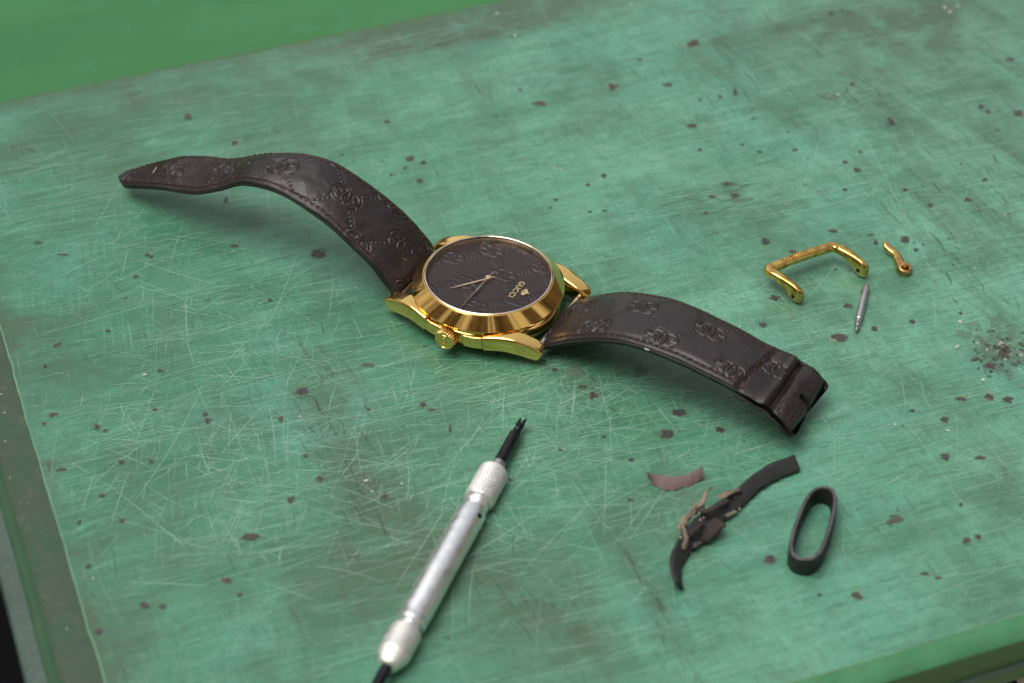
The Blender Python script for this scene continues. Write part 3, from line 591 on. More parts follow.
# ---- straps: edges surveyed at stations, resolved on the vertical plane of the strap
def strap_frame(pairs, az, bp, extra0=None, wfix=None, phs=1.0):
    Dd = np.array([math.cos(az), math.sin(az), 0]); Pp = np.array([-Dd[1], Dd[0], 0]); out = []
    for i, (n, f) in enumerate(pairs):
        n = np.array(n, float); f = np.array(f, float); m = (n+f)/2; d = ray(*m); t = -((_C-bp)@Pp)/(d@Pp); cpt = _C+t*d
        s = (cpt-bp)@Dd; M = np.array([jac(cpt, Pp), jac(cpt, (0, 0, 1))]).T; k = np.linalg.solve(M, f-n)
        wd = math.hypot(*k) if wfix is None else wfix[i]; ph = math.atan2(k[1], k[0])*phs
        out.append((s, cpt[2], wd, ph))
    out = np.array(out)
    if extra0 is not None: out = np.vstack([extra0, out])
    return out, Dd, Pp
def make_strap(name, st, Dd, Pp, bp, thick, nose, hfun, label, nu=620, nv=120, mode=0):
    q = catmull(st, 400); C = bp[None]+Dd*q[:, :1]+np.array([0, 0, 1.])*q[:, 1:2]; C[:, 2] = q[:, 1]
    ln = np.concatenate([[0], np.cumsum(np.linalg.norm(np.diff(C, axis=0), axis=1))]); LT = ln[-1]; u = np.linspace(0, LT, nu)
    for k in range(3):                                          # soften the survey noise
        for arr in (C, q):
            arr[1:-1] = arr[1:-1]  # endpoints stay
    kern = np.hanning(31); kern /= kern.sum()
    sm = lambda x: np.convolve(np.pad(x, 15, mode='reflect', reflect_type='odd'), kern, 'valid')
    Cs = np.stack([sm(np.interp(u, ln, C[:, i])) for i in range(3)], -1)
    W = np.maximum(sm(np.interp(u, ln, q[:, 2])), .02); PH = sm(np.interp(u, ln, q[:, 3]))
    T = unit(np.gradient(Cs, axis=0)); Nn = unit(np.cross(T, Pp)); Nn[Nn[:, 2] < 0] *= -1
    S = Pp*np.cos(PH)[:, None]+np.array([0, 0, 1.])*np.sin(PH)[:, None]; S = unit(S-(S*T).sum(1, keepdims=True)*T)
    Nn = np.cross(S, T); Nn = np.where(Nn[:, 2:] < 0, -Nn, Nn)
    return u, LT, Cs, W, T, S, Nn
def strap_mesh(name, fr, outline, hfun, thick, mats, slot=None):
    u, LT, Cs, W, T, S, Nn = fr; nu = len(u)
    nvt = 110; y = np.sin(np.linspace(-1, 1, nvt)*math.pi/2*.86)/math.sin(math.pi/2*.86)
    hw = W*.5*outline(u, LT)
    U2, Y2 = np.meshgrid(u, y, indexing='ij'); V2 = Y2*hw[:, None]
    edge = (np.abs(Y2)**7)*.055
    H = hfun(U2, V2, LT, Y2)-edge
    top = Cs[:, None]+S[:, None]*V2[..., None]+Nn[:, None]*H[..., None]
    def row(v, h): return Cs+S*(v*hw)[:, None]+Nn*h[:, None]
    th = np.broadcast_to(thick(u, LT), u.shape)
    # side and underside rows
    seq = [(1.0, -.055), (1.02, -.075), (1.035, -.11), (1.035, -.5), (1.02, -.9), (.98, -1.0), (.6, -1.0), (0, -1.0), (-.6, -1.0), (-.98, -1.0), (-1.02, -.9), (-1.035, -.5), (-1.035, -.11), (-1.02, -.075), (-1.0, -.055)]
    mb = MB(); nv = nvt
    mb.add(top.reshape(-1, 3), grid_faces(nu, nv), 0)
    rows = []
    for k, (v, h) in enumerate(seq):
        hh = np.full(nu, h) if abs(h) < .2 and k in (0, 1, 2, 12, 13, 14) else -th*abs(h)
        rr = row(v, hh)
        if k == 0: rr = top[:, -1]
        if k == len(seq)-1: rr = top[:, 0]
        rows.append(rr)
    V = np.stack(rows, 1); n = len(seq)
    for a, b_, mi in ((0, 6, 1), (5, 10, 2), (9, 15, 1)):
        sub = V[:, a:b_]; mb.add(sub.reshape(-1, 3), grid_faces(nu, b_-a), mi)
    for e in (0, nu-1):                                          # ends
        ringp = np.concatenate([top[e], V[e, 1:-1]]); cen = ringp.mean(0); k = len(ringp)
        mb.add(np.vstack([ringp, cen]), [(i, (i+1) % k, k) for i in range(k)], 1)
    return mb, top, hw
def stitches(fr, hw, hfun, parent, inset, u0, u1, ends=None, across=None, pitch=.17):
    u, LT, Cs, W, T, S, Nn = fr; mb = MB()
    def at(uu, vv):
        i = int(np.clip(np.searchsorted(u, uu), 0, len(u)-1)); h = float(hfun(np.array([[uu]]), np.array([[vv]]), LT, np.array([[vv/max(hw[i], .01)]]))[0, 0])
        return Cs[i]+S[i]*vv+Nn[i]*(h+.004-.055*abs(vv/max(hw[i], .01))**7), i
    x = u0
    while x < u1:
        for s in (-1, 1):
            i = int(np.clip(np.searchsorted(u, x), 0, len(u)-1)); v = s*(hw[i]-inset)
            if hw[i] < inset*1.6: continue
            a, i = at(x, v+s*.008); b_, _ = at(x+pitch*.62, v-s*.008); mid = (a+b_)/2+Nn[i]*.010
            sweep(mb, [a-Nn[i]*.012, a*.7+mid*.3+Nn[i]*.005, mid, b_*.7+mid*.3+Nn[i]*.005, b_-Nn[i]*.012], S[i], .030, .026, n=8, p=2, cap=False)
        x += pitch
    if across:
        uu, sk = across
        i0 = int(np.searchsorted(u, uu)); y = -hw[i0]+inset
        while y < hw[i0]-inset:
            a, i = at(uu+sk*y, y); b_, _ = at(uu+sk*(y+.1), y+.1); mid = (a+b_)/2+Nn[i]*.01
            sweep(mb, [a-Nn[i]*.012, mid, b_-Nn[i]*.012], T[i], .030, .026, n=8, p=2, cap=False); y += .165
    return mb.build('stitching', THREAD, parent, base)

Lp = [((390, 283), (428, 236)), ((376, 263), (412, 219)), ((356, 243), (390, 200)), ((332, 223), (365, 180)), ((306, 205), (337, 162)), ((286, 193), (314, 154)), ((266, 185), (292, 151.5)), ((246, 181.0), (270, 151.5)), ((233, 181.5), (256, 154)),
      ((216, 186.5), (240, 157)), ((196, 190.0), (222, 156)), ((183, 189.5), (208, 155)), ((160, 186.5), (182, 155)), ((133, 185), (149, 163)), ((118, 182), (123, 173))]
stL, DL, PL = strap_frame(Lp, math.radians(-26.3), base)
stL = np.vstack([[-1.98, .50, 2.0, 0], stL]); stL[1:, 2] *= np.linspace(1.0, 1.0, len(stL)-1); stL[1, 2] = 1.98; stL[2, 2] = 1.93; stL[3, 2] = 1.84
stL[-1, 2] = .55; stL[-1, 3] = stL[-2, 3]
frL = make_strap('l', stL, DL, PL, base, None, None, None, '')
def outl(u, LT): d = np.clip((LT-u)/.42, 0, 1); return np.maximum(np.sqrt(1-(1-d)**2), .03)
def hL(u, v, LT, y):
    pad = .085*(1-np.abs(y)**2.4)*(1-sstep(LT*.5, LT*.9, u)*.7)
    m = monogram(u, v, 1.80, .235, .75, .0, .028, .034, True)
    hole = 0
    for k in range(7):
        hole = hole-.05*np.exp(-(((u-(LT-2.1-.62*k))**2+v**2)/.055**2)**2) if k < 5 and k != 1 else hole
    wr = .075*(vnoise(u*1.5, v*1.5+9, 12)-.5)+.022*sstep(LT*.55, LT*.8, u)*(vnoise(u*1.6, v*1.1+9, 14)-.5)*2
    groove = -.018*np.exp(-((np.abs(y)-.86)/.05)**2)
    fade = (1-sstep(.80, .9, np.abs(y)))*(.55+.45*(1-sstep(LT*.5, LT*.7, u)))
    return pad+.031*m*fade+hole+wr+groove+.02
mbL, topL, hwL = strap_mesh('strap', frL, outl, hL, lambda u, LT: .20-.05*sstep(0, LT, u), None)
s1 = mbL.build('strap', [LEATH, EDGE, SUEDE], watch, base); s1['label'] = 'long dark brown strap with holes, arching up and tapering to a rounded tip'
stitches(frL, hwL, hL, s1, .12, .35, frL[1]-.5)
bk = MB(); i = int(len(frL[0])*.865); fr_ = frL
sweep(bk, [fr_[2][i]+fr_[5][i]*v+fr_[6][i]*.07 for v in np.linspace(-.10, .10, 5)], fr_[4][i], .030, .02, n=8, p=2); bk.build('paint_fleck', Mat('cream_fleck', (.5, .44, .36), .6).m, s1, base)

Rp = [((570, 335), (605, 295)), ((594, 333), (629, 293.2)), ((615.7, 334), (651, 295.5)), ((637, 338), (672, 300)), ((661, 345.7), (695, 309)), ((685, 356), (719, 320)), ((709.5, 368), (743, 332)), ((734, 380.5), (767, 345)), ((762, 394.5), (792, 357.5)),
      ((781, 409), (812, 370)), ((800, 430), (830, 389))]
RAZ = math.radians(-30.5)
b2 = base+np.array([D3[0]*2.0, D3[1]*2.0, 0]); 
stR, DR, PR = strap_frame(Rp, RAZ, b2, wfix=None)
print('right strap stations\n', np.round(stR, 2)); print('left\n', np.round(stL, 2))
stR[:, 2] = np.interp(stR[:, 0], [0, 2, 6, 8], [2.0, 2.02, 2.0, 1.98]); stR[:, 3] *= .85
stR = np.vstack([[.03, .42, 1.98, 0], stR])
frR = make_strap('r', stR, DR, PR, b2, None, None, None, '', nu=440)
def outr(u, LT):
    o = np.ones_like(u); d = LT-u
    o -= .045*np.exp(-((d-.95)/.16)**2)                          # waist where the keeper sat
    return o*np.where(d < .18, np.sqrt(np.clip(1-(1-d/.18)**2, 0, 1))*.12+.88, 1)
def hR(u, v, LT, y):
    d = LT-u; pad = .085*(1-np.abs(y)**2.4)*sstep(.9, 2.2, d)
    m = monogram(u+.05*np.sin(v*3), v, 1.80, .235, .55, .25, .028, .034, True)
    groove = -.018*np.exp(-((np.abs(y)-.87)/.05)**2)*sstep(1.6, 1.8, d)
    dd = d+.05*(vnoise(v*2+5, u*0+2, 30, 2)-.5)-.03*v
    step = -.07*(1-sstep(1.62, 1.8, d+.10*v)) + .060*np.exp(-((dd-1.10)/.09)**2) - .13*np.exp(-((dd-.90)/.075)**2) + .055*np.exp(-((dd-.45)/.30)**4)
    roll = -.22*(1-sstep(0, .24, d))**2
    slot = -.22*sstep(.0, 1, np.clip(1.6-np.abs((v+.02)/.075), 0, 1))*(1-sstep(.44, .50, d))
    dent = -.03*np.exp(-((d-1.3)**2/.05+(v-.1)**2/.18))
    wr = .05*(vnoise(u*1.5+3, v*1.5+9, 22)-.5)+.030*(1-sstep(1.5, 2.0, d))*(vnoise(u*3.4+1, v*3+9, 24)-.5)*2
    return pad+.031*m*(1-sstep(.82, .92, np.abs(y)))*(.4+.6*sstep(.5, 1.0, d))+groove+step+roll+slot+dent+wr+.02
mbR, topR, hwR = strap_mesh('strap', frR, outr, hR, lambda u, LT: .21+.10*(1-sstep(0, 1.5, LT-u))+0*u, None)
s2 = mbR.build('strap', [LEATH, EDGE, SUEDE], watch, base); s2['label'] = 'short dark brown strap ending in a slotted loop without its buckle'
stitches(frR, hwR, hR, s2, .12, .35, frR[1]-1.75, across=(frR[1]-1.72, -.10))
# gaping seam on the folded end's near side, its inner shade a black strip
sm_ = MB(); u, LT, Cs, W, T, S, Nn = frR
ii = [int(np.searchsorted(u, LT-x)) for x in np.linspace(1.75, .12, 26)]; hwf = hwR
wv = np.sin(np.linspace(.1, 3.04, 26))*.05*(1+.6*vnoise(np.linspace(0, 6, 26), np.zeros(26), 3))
sweep(sm_, [Cs[i]-S[i]*(hwf[i]*1.03)-Nn[i]*.13 for i in ii], S[ii], .035, wv*2+.01, n=12, p=2); sm_.build('seam_shade', Mat('painted_seam_shade', (.005, .004, .004), 1, spec=.05).m, s2, base)
sm_ = MB()
sweep(sm_, [Cs[i]-S[i]*(hwf[i]*1.035+.01*math.sin(k*1.3))-Nn[i]*(.235+.015*math.sin(k*.9)) for k, i in enumerate(ii[:-1])], S[ii[:-1]], .05, .07, n=12, p=2.5, rough=.012); sm_.build('frayed_lining', SCRAPM, s2, base)
fk = MB(); i = int(len(frR[0])*.43); q_ = frR[2][i]-frR[5][i]*(hwR[i]*1.04+.01)-frR[6][i]*.09
for dx in (0, .06): sweep(fk, [q_+frR[4][i]*(x+dx) for x in (-.025, 0, .025)], frR[5][i], .03, .045-dx*.3, n=8, p=2)
fk.build('pale_fleck', Mat('white_fleck_lump', (.7, .68, .64), .6).m, s2, base)
# spring bars that hold the straps
for s in (-1, 1):
    c = MB(); lathe(c, [(.001, -1.1), (.05, -1.1), (.075, -1.0), (.075, 1.0), (.05, 1.1), (.001, 1.1)], 20, (s*1.97, 0, .33), (0, 1, 0)); wbuild(c, 'spring_bar', STEEL)

# ------------------------------------------------------------------ loose buckle frame
bk0 = P(766, 270, .45); bk1 = P(833, 246, .45); bd = unit(bk1-bk0); bd[2] = 0; bd = unit(bd)
t1 = P(800, 297, .22); t2 = P(865, 271, .22)
b0 = (P(770, 270)+P(866, 278))/2; b0[2] = 0
buckle = thing('watch_buckle', 'loose gold watch buckle frame, an open U shape beside a steel spring bar', 'buckle', b0)
c = MB()
def arm_pts(s0, e0, K=26):
    dirn = e0-s0; hz_ = unit(np.array([dirn[0], dirn[1], 0])); ln = np.linalg.norm((e0-s0)[:2]); f_ = np.linspace(0, 1, K)
    zt = np.interp(f_, [0, .3, .6, .85, 1], [.56, .575, .55, .50, .41]); zb = np.interp(f_, [0, .3, .52, .72, .88, 1], [.34, .36, .27, .09, .01, .06])
    kk = np.hanning(9); kk /= kk.sum(); zt = np.convolve(np.pad(zt, 4, 'edge'), kk, 'valid'); zb = np.convolve(np.pad(zb, 4, 'edge'), kk, 'valid')
    p_ = s0[None]*[1, 1, 0]+(hz_*(ln+.06))[None]*f_[:, None]; return p_, zt, zb, hz_
pa, ta_, ba_, ha = arm_pts(bk0, t1); pb, tb_, bb_, hb = arm_pts(bk1, t2)
def corner(c0_, d_in, d_out, rad=.17):
    return np.array([(1-t)**2*(c0_-d_in*rad)+2*t*(1-t)*c0_+t*t*(c0_+d_out*rad) for t in np.linspace(0, 1, 9)])
b0g, b1g = bk0*[1, 1, 0], bk1*[1, 1, 0]; bdir = unit(b1g-b0g)
mid_ = np.array([b0g+bdir*.20+(b1g-b0g-bdir*.40)*t for t in np.linspace(0, 1, 20)]); mt = np.linspace(0, 1, 20)
C1 = corner(b0g, -ha, bdir); C2 = corner(b1g, bdir, hb)
path = np.vstack([pa[::-1][:-4], C1, mid_, C2, pb[4:]])
topz = np.concatenate([ta_[::-1][:-4], np.full(9, .56), .56+.03*np.sin(mt*math.pi), np.full(9, .56), tb_[4:]])
botz = np.concatenate([ba_[::-1][:-4], np.full(9, .34), .34+.04*np.sin(mt*math.pi), np.full(9, .34), bb_[4:]])
path[:, 2] = (topz+botz)/2
Tq = unit(np.gradient(path*[1, 1, 0], axis=0)); Sq = np.stack([-Tq[:, 1], Tq[:, 0], 0*Tq[:, 0]], -1)
wq = np.concatenate([[.13, .175], np.linspace(.22, .25, 20), np.full(38, .25), np.linspace(.25, .22, 20), [.175, .13]])
sweep(c, path, Sq, wq, topz-botz, n=36, p=2.9, up=(0, 0, 1))
c.build('frame', GOLDB, buckle, b0)
c = MB()
for k in range(9):
    t = .30+k*.035; p = bk0+(bk1-bk0)*t; p[2] = .575+.03*math.sin(t*3.14)
    sweep(c, [p+np.array([-bd[1], bd[0], 0])*x+bd*(.012*math.sin(x*30+k)) for x in (-.05, -.02, .02, .05)], bd, .03, .03, n=8, p=2)
c.build('engraving', GOLDB, buckle, b0)
for (e0, hz_) in ((t1, ha), (t2, hb)):
    h = MB(); sd_ = np.array([-hz_[1], hz_[0], 0]); sd_ = sd_ if sd_[0] < 0 else -sd_; p = e0-hz_*.14+sd_*.115; p[2] = .22
    lathe(h, [(.001, .0), (.045, 0), (.056, .003), (.060, -.012)], 20, p, sd_)
    h.build('pin_hole', Mat('hole_dark', (.01, .008, .004), .8).m, buckle, b0)

# buckle tongue
ta = P(886, 243, .10); tb = P(903, 270, .10); tg0 = (ta+tb)/2; tg0[2] = 0
tong = thing('buckle_tongue', 'small curved coppery buckle tongue with a round eye, right of the buckle frame', 'buckle tongue', tg0)
c = MB(); pts = catmull([P(885, 243, .24), P(888, 248, .19), P(895, 254, .13), P(899, 262, .12), P(902, 268, .12)], 30)
pts = pts
sweep(c, pts, (1, .3, 0), np.interp(np.linspace(0, 1, 30), [0, .15, .6, 1], [.13, .19, .22, .28]), np.interp(np.linspace(0, 1, 30), [0, .5, 1], [.12, .17, .20]), n=20, p=3.2); c.build('pin', COPPER, tong, tg0)
c = MB(); lathe(c, [(.095, 0), (.095, .17), (.105, .19), (.165, .195), (.185, .175), (.185, .02), (.165, 0)], 36, P(903.5, 272, 0)+np.array([0, 0, .01]), (.12, -.18, 1), closed=True); c.build('eye', COPPER, tong, tg0, sharp=50)

# spring bar
s0 = P(867, 284, .09); s1_ = P(856, 331, .09); sb0 = (s0+s1_)/2; sb0[2] = 0; dv = s1_-s0; ln = np.linalg.norm(dv)
spb = MB(); pf = [(.001, 0), (.035, .01), (.04, .07), (.07, .09), (.045, .10), (.045, .13), (.085, .15), (.092, .18), (.092, .74*ln), (.085, .76*ln), (.065, .77*ln), (.065, .79*ln), (.088, .80*ln), (.088, .84*ln), (.05, .85*ln), (.05, .88*ln), (.08, .89*ln), (.075, .93*ln), (.04, .94*ln), (.035, ln), (.001, ln)]
lathe(spb, pf, 32, s0, dv); o = spb.build('spring_bar', STEEL, None, sb0, sharp=40); o.location = sb0*CM
o['label'] = 'thin grey steel spring bar lying below the right arm of the gold buckle'; o['category'] = 'spring bar'

# ------------------------------------------------------------------ screwdriver (spring bar tool)
zr = .36; A0 = P(525, 416, zr-.12); B0 = P(372, 694, zr); ax = unit(B0-A0); scb = P(445, 560, 0); scb[2] = 0
drv = thing('spring_bar_tool', 'slim silver watchmaker tool with knurled collars and a black forked tip', 'hand tool', scb)
def tpt(px, py):                                                 # distance along the tool for a photo position
    d = ray(px, py); M = np.array([ax, -d]).T; k, _, _, _ = np.linalg.lstsq(M, _C-A0, rcond=None); return k[0]
T1 = tpt(519, 431); T2 = tpt(502, 464); T3 = tpt(498, 472)+.08; T4 = tpt(481, 501)+.08; T5 = tpt(477, 509)+.10; T6 = tpt(417, 616)+.15; T7 = tpt(409, 628)+.1; T9 = tpt(387, 668)
c = MB(); lathe(c, [(.10, T1), (.075, T1+.03), (.075, T1+.07), (.115, T1+.11), (.135, T1+.16), (.145, T2+.1)], 24, A0, ax)
lathe(c, [(.001, T1+.02), (.085, T1+.01), (.088, T1-.06), (.075, T1-.16), (.06, T1-.2), (.001, T1-.2)], 24, A0, ax)
sv = unit(np.cross(ax, [0, 0, 1.]))
for s in (-1, 1):
    sweep(c, [A0+ax*(T1-.14)+sv*s*.045, A0+ax*(T1-.26)+sv*s*.052, A0+ax*(T1-.36)+sv*s*.058, A0+ax*(T1-.46+.04*(s > 0))+sv*s*.062], sv, [.10, .075, .05, .015], [.17, .14, .09, .03], n=10, p=3)
c.build('forked_tip', BLACKM, drv, scb, sharp=45)
c = MB(); lathe(c, [(.105, T2-.02), (.14, T2), (.16, T2+.06), (.16, T3+.05)], 32, A0, ax); c.build('chuck', STEEL, drv, scb, sharp=40)
def knurl(a0, a1, r, name, taper=None, n=120, k=30):
    mb = MB(); m = 70; aa = np.linspace(0, 2*math.pi, n, endpoint=False); X_ = unit(np.cross(ax, [0, 0, 1.])); Y_ = np.cross(ax, X_); V = []
    for i in range(m):
        f = i/(m-1); z = a0+(a1-a0)*f; e = min(f, 1-f)*(a1-a0); rr = r*(1-.14*(1-min(e/.06, 1))**2)
        if taper: rr *= taper(f)
        kz = (a1-a0)*f*26
        kn = .026*(np.abs(np.sin(aa*k/2+kz))+np.abs(np.sin(aa*k/2-kz))-1.2)*min(1, max(0, (e-.05)/.03))*(1 if not taper else .5)
        V.append(A0+ax*z+(rr+kn)[:, None]*(np.cos(aa)[:, None]*X_+np.sin(aa)[:, None]*Y_))
    V = np.concatenate([[A0+ax*a0], np.concatenate(V), [A0+ax*a1]])
    F = [tuple(q+1 for q in f) for f in grid_faces(m, n, True)]+[(0, 1+(j+1) % n, 1+j) for j in range(n)]+[(1+m*n, 1+(m-1)*n+j, 1+(m-1)*n+(j+1) % n) for j in range(n)]
    mb.add(V, F); return mb.build(name, ALUK, drv, scb)
knurl(T3-.06, T4, .335, 'collar')
c = MB(); lathe(c, [(.001, T4-.03), (.25, T4-.02), (.25, T4+.06), (.29, T4+.08), (.30, T4+.12), (.27, T4+.17), (.27, T5+.0), (.32, T5+.03), (.335, T5+.08), (.34, T5+.3), (.34, T6-.1), (.32, T6), (.335, T6+.04), (.34, T6+.10), (.32, T6+.17), (.24, T6+.19), (.2, T7+.05), (.001, T7+.06)], 72, A0, ax)
body = c.build('handle', ALU, drv, scb, sharp=40)
h = MB(); px_ = unit(np.cross(ax, [0, 0, 1.])); nrm = unit(px_*1.0*np.sign(px_[0])+np.array([0, 0, .75]))
lathe(h, [(.001, .0), (.05, 0), (.062, .004), (.065, -.02)], 20, A0+ax*(T5+.28)+nrm*.341, nrm); h.build('set_hole', BLACKM, body, scb)
knurl(T7-.02, T9, .345, 'collar', taper=lambda f: 1.0 if f < .66 else 1-.46*((f-.66)/.34))
c = MB(); lathe(c, [(.12, T9-.05), (.125, T9+.2), (.11, T9+1.1), (.08, T9+1.5), (.001, T9+1.55)], 24, A0, ax); c.build('pin_tip', BLACKM, drv, scb)

# ------------------------------------------------------------------ strap scraps
# keeper loop
KH = .50; ka = P(824, 492, KH); kb = P(804, 553, KH); kd = unit(kb-ka); kp = np.array([-kd[1], kd[0], 0]); r0 = .345
kc = (ka+kb)/2; kc[2] = 0
kl = thing('strap_keeper', 'black leather strap keeper loop standing on its edge near the torn scrap', 'strap loop', kc)
loop = []
half = np.linalg.norm(kb-ka)/2-.10
for t in np.linspace(0, 1, 90, endpoint=False):
    a = t*2*math.pi; r_ = r0*(1+.10*math.cos(a)); x = half*(2/(1+math.exp(-3.6*math.cos(a)))-1)+.30*math.cos(a); y = r_*np.sign(math.sin(a))*abs(math.sin(a))**.95
    loop.append(kc+kd*x+kp*y)
loop = np.array(loop); loop[:, 2] = 0; Tn = unit(np.roll(loop, -1, 0)-np.roll(loop, 1, 0)); No = np.stack([Tn[:, 1], -Tn[:, 0], np.zeros(len(loop))], -1)
sgn = np.sign(((loop-kc)*No).sum(1)); No = No*np.sign(sgn.sum())
c = MB(); rows = []
sec = [(0, .02), (.010, .0), (.05, .0), (.062, .03), (.064, KH-.05), (.05, KH-.012), (.02, KH+.005), (-.02, KH), (-.040, KH-.03), (-.045, .03), (-.03, 0)]
for (o_, z) in sec: rows.append(loop+No*o_+np.array([0, 0, 1.])*(z+ (.02*np.sin(np.arange(90)*.2))[:, None]*(z > .2)))
V = np.stack(rows, 1); n = len(sec); F = []; 
for i in range(90):
    for j in range(n): F.append((i*n+j, ((i+1) % 90)*n+j, ((i+1) % 90)*n+(j+1) % n, i*n+(j+1) % n))
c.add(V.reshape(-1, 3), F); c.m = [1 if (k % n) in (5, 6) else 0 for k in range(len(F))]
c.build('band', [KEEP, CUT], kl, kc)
# torn strip
tp = [(797, 459, .30), (775, 468, .28), (756, 481, .22), (738, 498, .18), (718, 512, .2), (700, 526, .22), (686, 541, .25), (677, 558, .25), (676, 574, .2), (679, 588, .12)]
tsb = P(725, 520, 0); tsb[2] = 0
ts = thing('torn_strip', 'long charcoal leather strip torn in the middle with cream glue and fibres', 'leather scrap', tsb)
pts = catmull([P(*q) for q in tp], 90); f = np.linspace(0, 1, 90)
tl = np.interp(f, [0, .3, .5, .62, .8, 1], [42, 35, 20, 30, 55, 60]); T_ = unit(np.gradient(pts, axis=0)); hp = unit(np.cross(T_, [0, 0, 1.]))
side = hp*np.cos(np.radians(tl))[:, None]+np.array([0, 0, 1.])*np.sin(np.radians(tl))[:, None]*-1
side = hp*np.cos(np.radians(tl))[:, None]+np.array([0, 0, 1.])*np.sin(np.radians(tl))[:, None]
wd = np.interp(f, [0, .25, .38, .5, .62, .72, .9, 1], [.40, .36, .38, .46, .42, .38, .36, .32])
wd = wd+.06*(vnoise(f*26, f*0, 8)-.5)*np.interp(f, [0, .3, .4, .7, .8, 1], [.2, .3, 2.6, 2.6, .5, .5])
pts[:, 2] = np.maximum(np.abs(side[:, 2])*wd*.5+.05, pts[:, 2]*.6)
pts_strip = pts.copy()
c = MB(); sweep(c, pts, side, wd, np.interp(f, [0, .4, .6, 1], [.09, .15, .15, .09]), n=36, p=5, rough=.03); c.build('leather', SCRAPM, ts, tsb)
# beige fibres and flaps
c = MB()
sweep(c, catmull([P(712, 487, .35), P(706, 493, .42), P(703, 501, .38), P(697, 508, .32)], 16), (1, 0, .3), [.05]*5+[.10]*5+[.13]*6, .06, n=10, p=3, rough=.012, seed=3)
sweep(c, catmull([P(703, 503, .34), P(693, 511, .32), P(685, 520, .28), P(680, 530, .28)], 20), (.8, .6, -.1), .16, .04, n=16, p=3, rough=.06, seed=5)
sweep(c, catmull([P(682, 524, .42), P(685, 532, .50), P(686, 541, .46), P(683, 548, .36)], 16), (1, 0, 0), .09, .05, n=12, p=3, rough=.05, seed=6)
sweep(c, catmull([P(718, 498, .38), P(724, 495, .42), P(732, 492, .40), P(739, 490, .36)], 16), (0, 1, -.3), np.linspace(.22, .08, 16), .04, n=16, p=3, rough=.06, seed=8)
c.build('glue_fibres', GLUE, ts, tsb)
c = MB()
sweep(c, catmull([P(720, 522, .30), P(711, 530, .26), P(706, 538, .18), P(702, 542, .10)], 16), (1, .2, .2), np.linspace(.40, .12, 16), .10, n=14, p=3.5, rough=.03, seed=9)
sweep(c, catmull([P(700, 508, .34), P(706, 512, .42), P(716, 507, .44), P(727, 500, .38)], 16), (.3, 1, 0), .12, .09, n=12, p=3, rough=.03, seed=10)
sweep(c, catmull([P(690, 536, .36), P(696, 530, .40), P(703, 524, .40)], 12), (.5, .6, .3), .16, .09, n=12, p=3, rough=.03, seed=12)
c.build('torn_flap', m_leather('ragged_brown_lining', (.06, .045, .035), (.03, .025, .022), .85, 30, .9, worn=(.2, .16, .12)), ts, tsb)
tat = [MB(), MB()]
for k, (t, off, ra, rb, ang) in enumerate(((36, -.95, .20, .07, .2), (45, -.9, .26, .09, .1), (50, -1.0, .22, .07, .2), (57, -.9, .18, .07, .3))):
    n_ = 26; a = np.linspace(0, 2*math.pi, n_, endpoint=False); rr = 1+.9*(vnoise(np.cos(a)*2.2+5*k+4, np.sin(a)*2.2+6, 61, 3)-.5)+.12*np.array([random.gauss(0, 1) for _ in a])
    Tt = unit(pts_strip[t+1]-pts_strip[t]); Sd = side[t]; Nn_ = unit(np.cross(Sd, Tt)); Nn_ = Nn_ if Nn_[2] > 0 else -Nn_
    cc_ = pts_strip[t]+(-Sd if Sd[0] > 0 else Sd)*(-off)*wd[t]*.5*-1+Nn_*(.085+.01*k)
    e1 = Tt*math.cos(ang)+Sd*math.sin(ang); e2 = -Tt*math.sin(ang)+Sd*math.cos(ang)
    lay_ = [cc_+e1*(ra*r0_*x)+e2*(rb*r0_*y)+Nn_*(.03*(vnoise(np.array([x*3+k]), np.array([y*3+9.]), 5)[0]-.5)*4+dz) for dz, r0_ in ((-.02, 1), (0, 1), (.014, .8)) for x, y in zip(.78*rr*np.cos(a), .78*rr*np.sin(a))]
    tat[k % 2].add(np.array(lay_+[cc_+Nn_*.02]), grid_faces(3, n_, True)+[(2*n_+i, 2*n_+(i+1) % n_, 3*n_) for i in range(n_)])
tat[0].build('pale_frayed_patch', m_leather('pale_frayed_fibre', (.34, .31, .25), (.13, .115, .09), .8, 24, .9, worn=(.08, .07, .06)), ts, tsb)
tat[1].build('grey_frayed_patch', m_leather('grey_frayed_fibre', (.075, .072, .066), (.15, .14, .125), .8, 24, .9, worn=(.30, .27, .22)), ts, tsb)
lum = MB(); dst = [MB(), MB()]
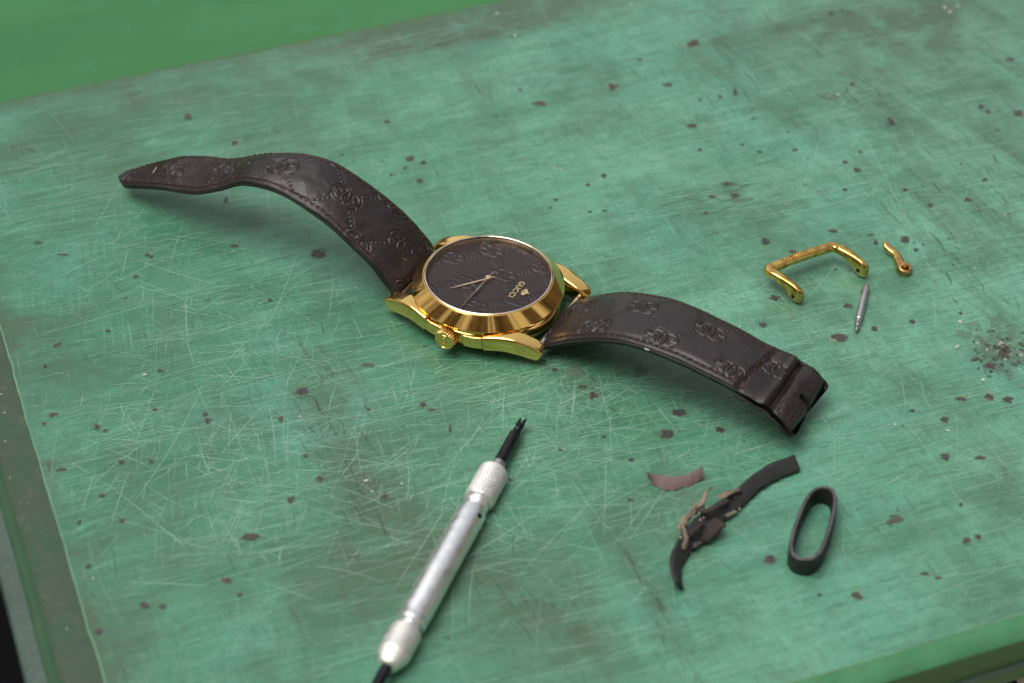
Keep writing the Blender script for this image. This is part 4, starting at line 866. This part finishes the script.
for k in range(34):
    t = random.random(); i = int(28+t*34); q_ = pts_strip[i]+side[i]*random.uniform(-.55, .5)*wd[i]+np.array([0, 0, .06+abs(random.gauss(0, .03))])
    if random.random() < .4: q_ = pts_strip[i]-side[i]*wd[i]*.5*random.uniform(.9, 1.15)+np.array([0, 0, random.uniform(0, .06)])
    r_ = random.uniform(.012, .038); V = []
    for a in np.linspace(0, 6.283, 7)[:-1]:
        for e in (-.9, 0, .9): V.append(q_+r_*random.uniform(.6, 1.3)*np.array([math.cos(a)*math.cos(e), 1.5*math.sin(a)*math.cos(e), .7*math.sin(e)]))
    dst[k % 2].add(V, grid_faces(6, 3)+[(15, 16, 1, 0), (16, 17, 2, 1), (2, 5, 8, 11, 14, 17), (15, 12, 9, 6, 3, 0)])
for mb_, mm, nm in ((dst[0], m_leather('yellowed_glue', (.50, .42, .30), (.30, .24, .14), .6, 20, .9), 'glue_crumbs'), (dst[1], SCRAPM, 'leather_crumbs')):
    o = mb_.build(nm, mm, ts, tsb); o['kind'] = 'stuff'
# crescent
up = catmull([P(648.5, 473, .30), P(656, 474.5, .22), P(667, 476.5, .18), P(680, 476, .18), (P(692, 472, .22)), P(703, 466.5, .30)], 40)
dn_ = catmull([P(650, 480, .10), P(656, 486, .03), P(665, 490, .02), P(680, 488.5, .02), P(693, 484, .03), P(704, 477, .10)], 40)
up[1:-1, 1] += .02*(vnoise(np.arange(38)*.6, np.zeros(38), 4)-.5)*2; dn_[1:-1, 1] += .03*(vnoise(np.arange(38)*.5, np.zeros(38), 6)-.5)*2
cs = MB(); csb = (up+dn_).mean((0))/2; csb[2] = 0; nrm = unit(np.cross(np.gradient(up, axis=0), dn_-up)); nrm = np.where(nrm[:, 2:] < 0, -nrm, nrm)
rows = [up, up*.7+dn_*.3+nrm*.02, up*.3+dn_*.7+nrm*.01, dn_, dn_-nrm*.07, up*.5+dn_*.5-nrm*.07, up-nrm*.07]
V = np.stack(rows, 1); cs.add(V.reshape(-1, 3), grid_faces(40, 7, True)+[(0, 1, 2, 3, 4, 5, 6), tuple(39*7+k for k in (6, 5, 4, 3, 2, 1, 0))])
o = cs.build('leather_scrap', BROWN, None, csb, sharp=40); o.location = csb*CM
o['label'] = 'small crescent shaped brown leather offcut beside the torn charcoal strip'; o['category'] = 'leather scrap'
# tiny yellow speck below the long strap end
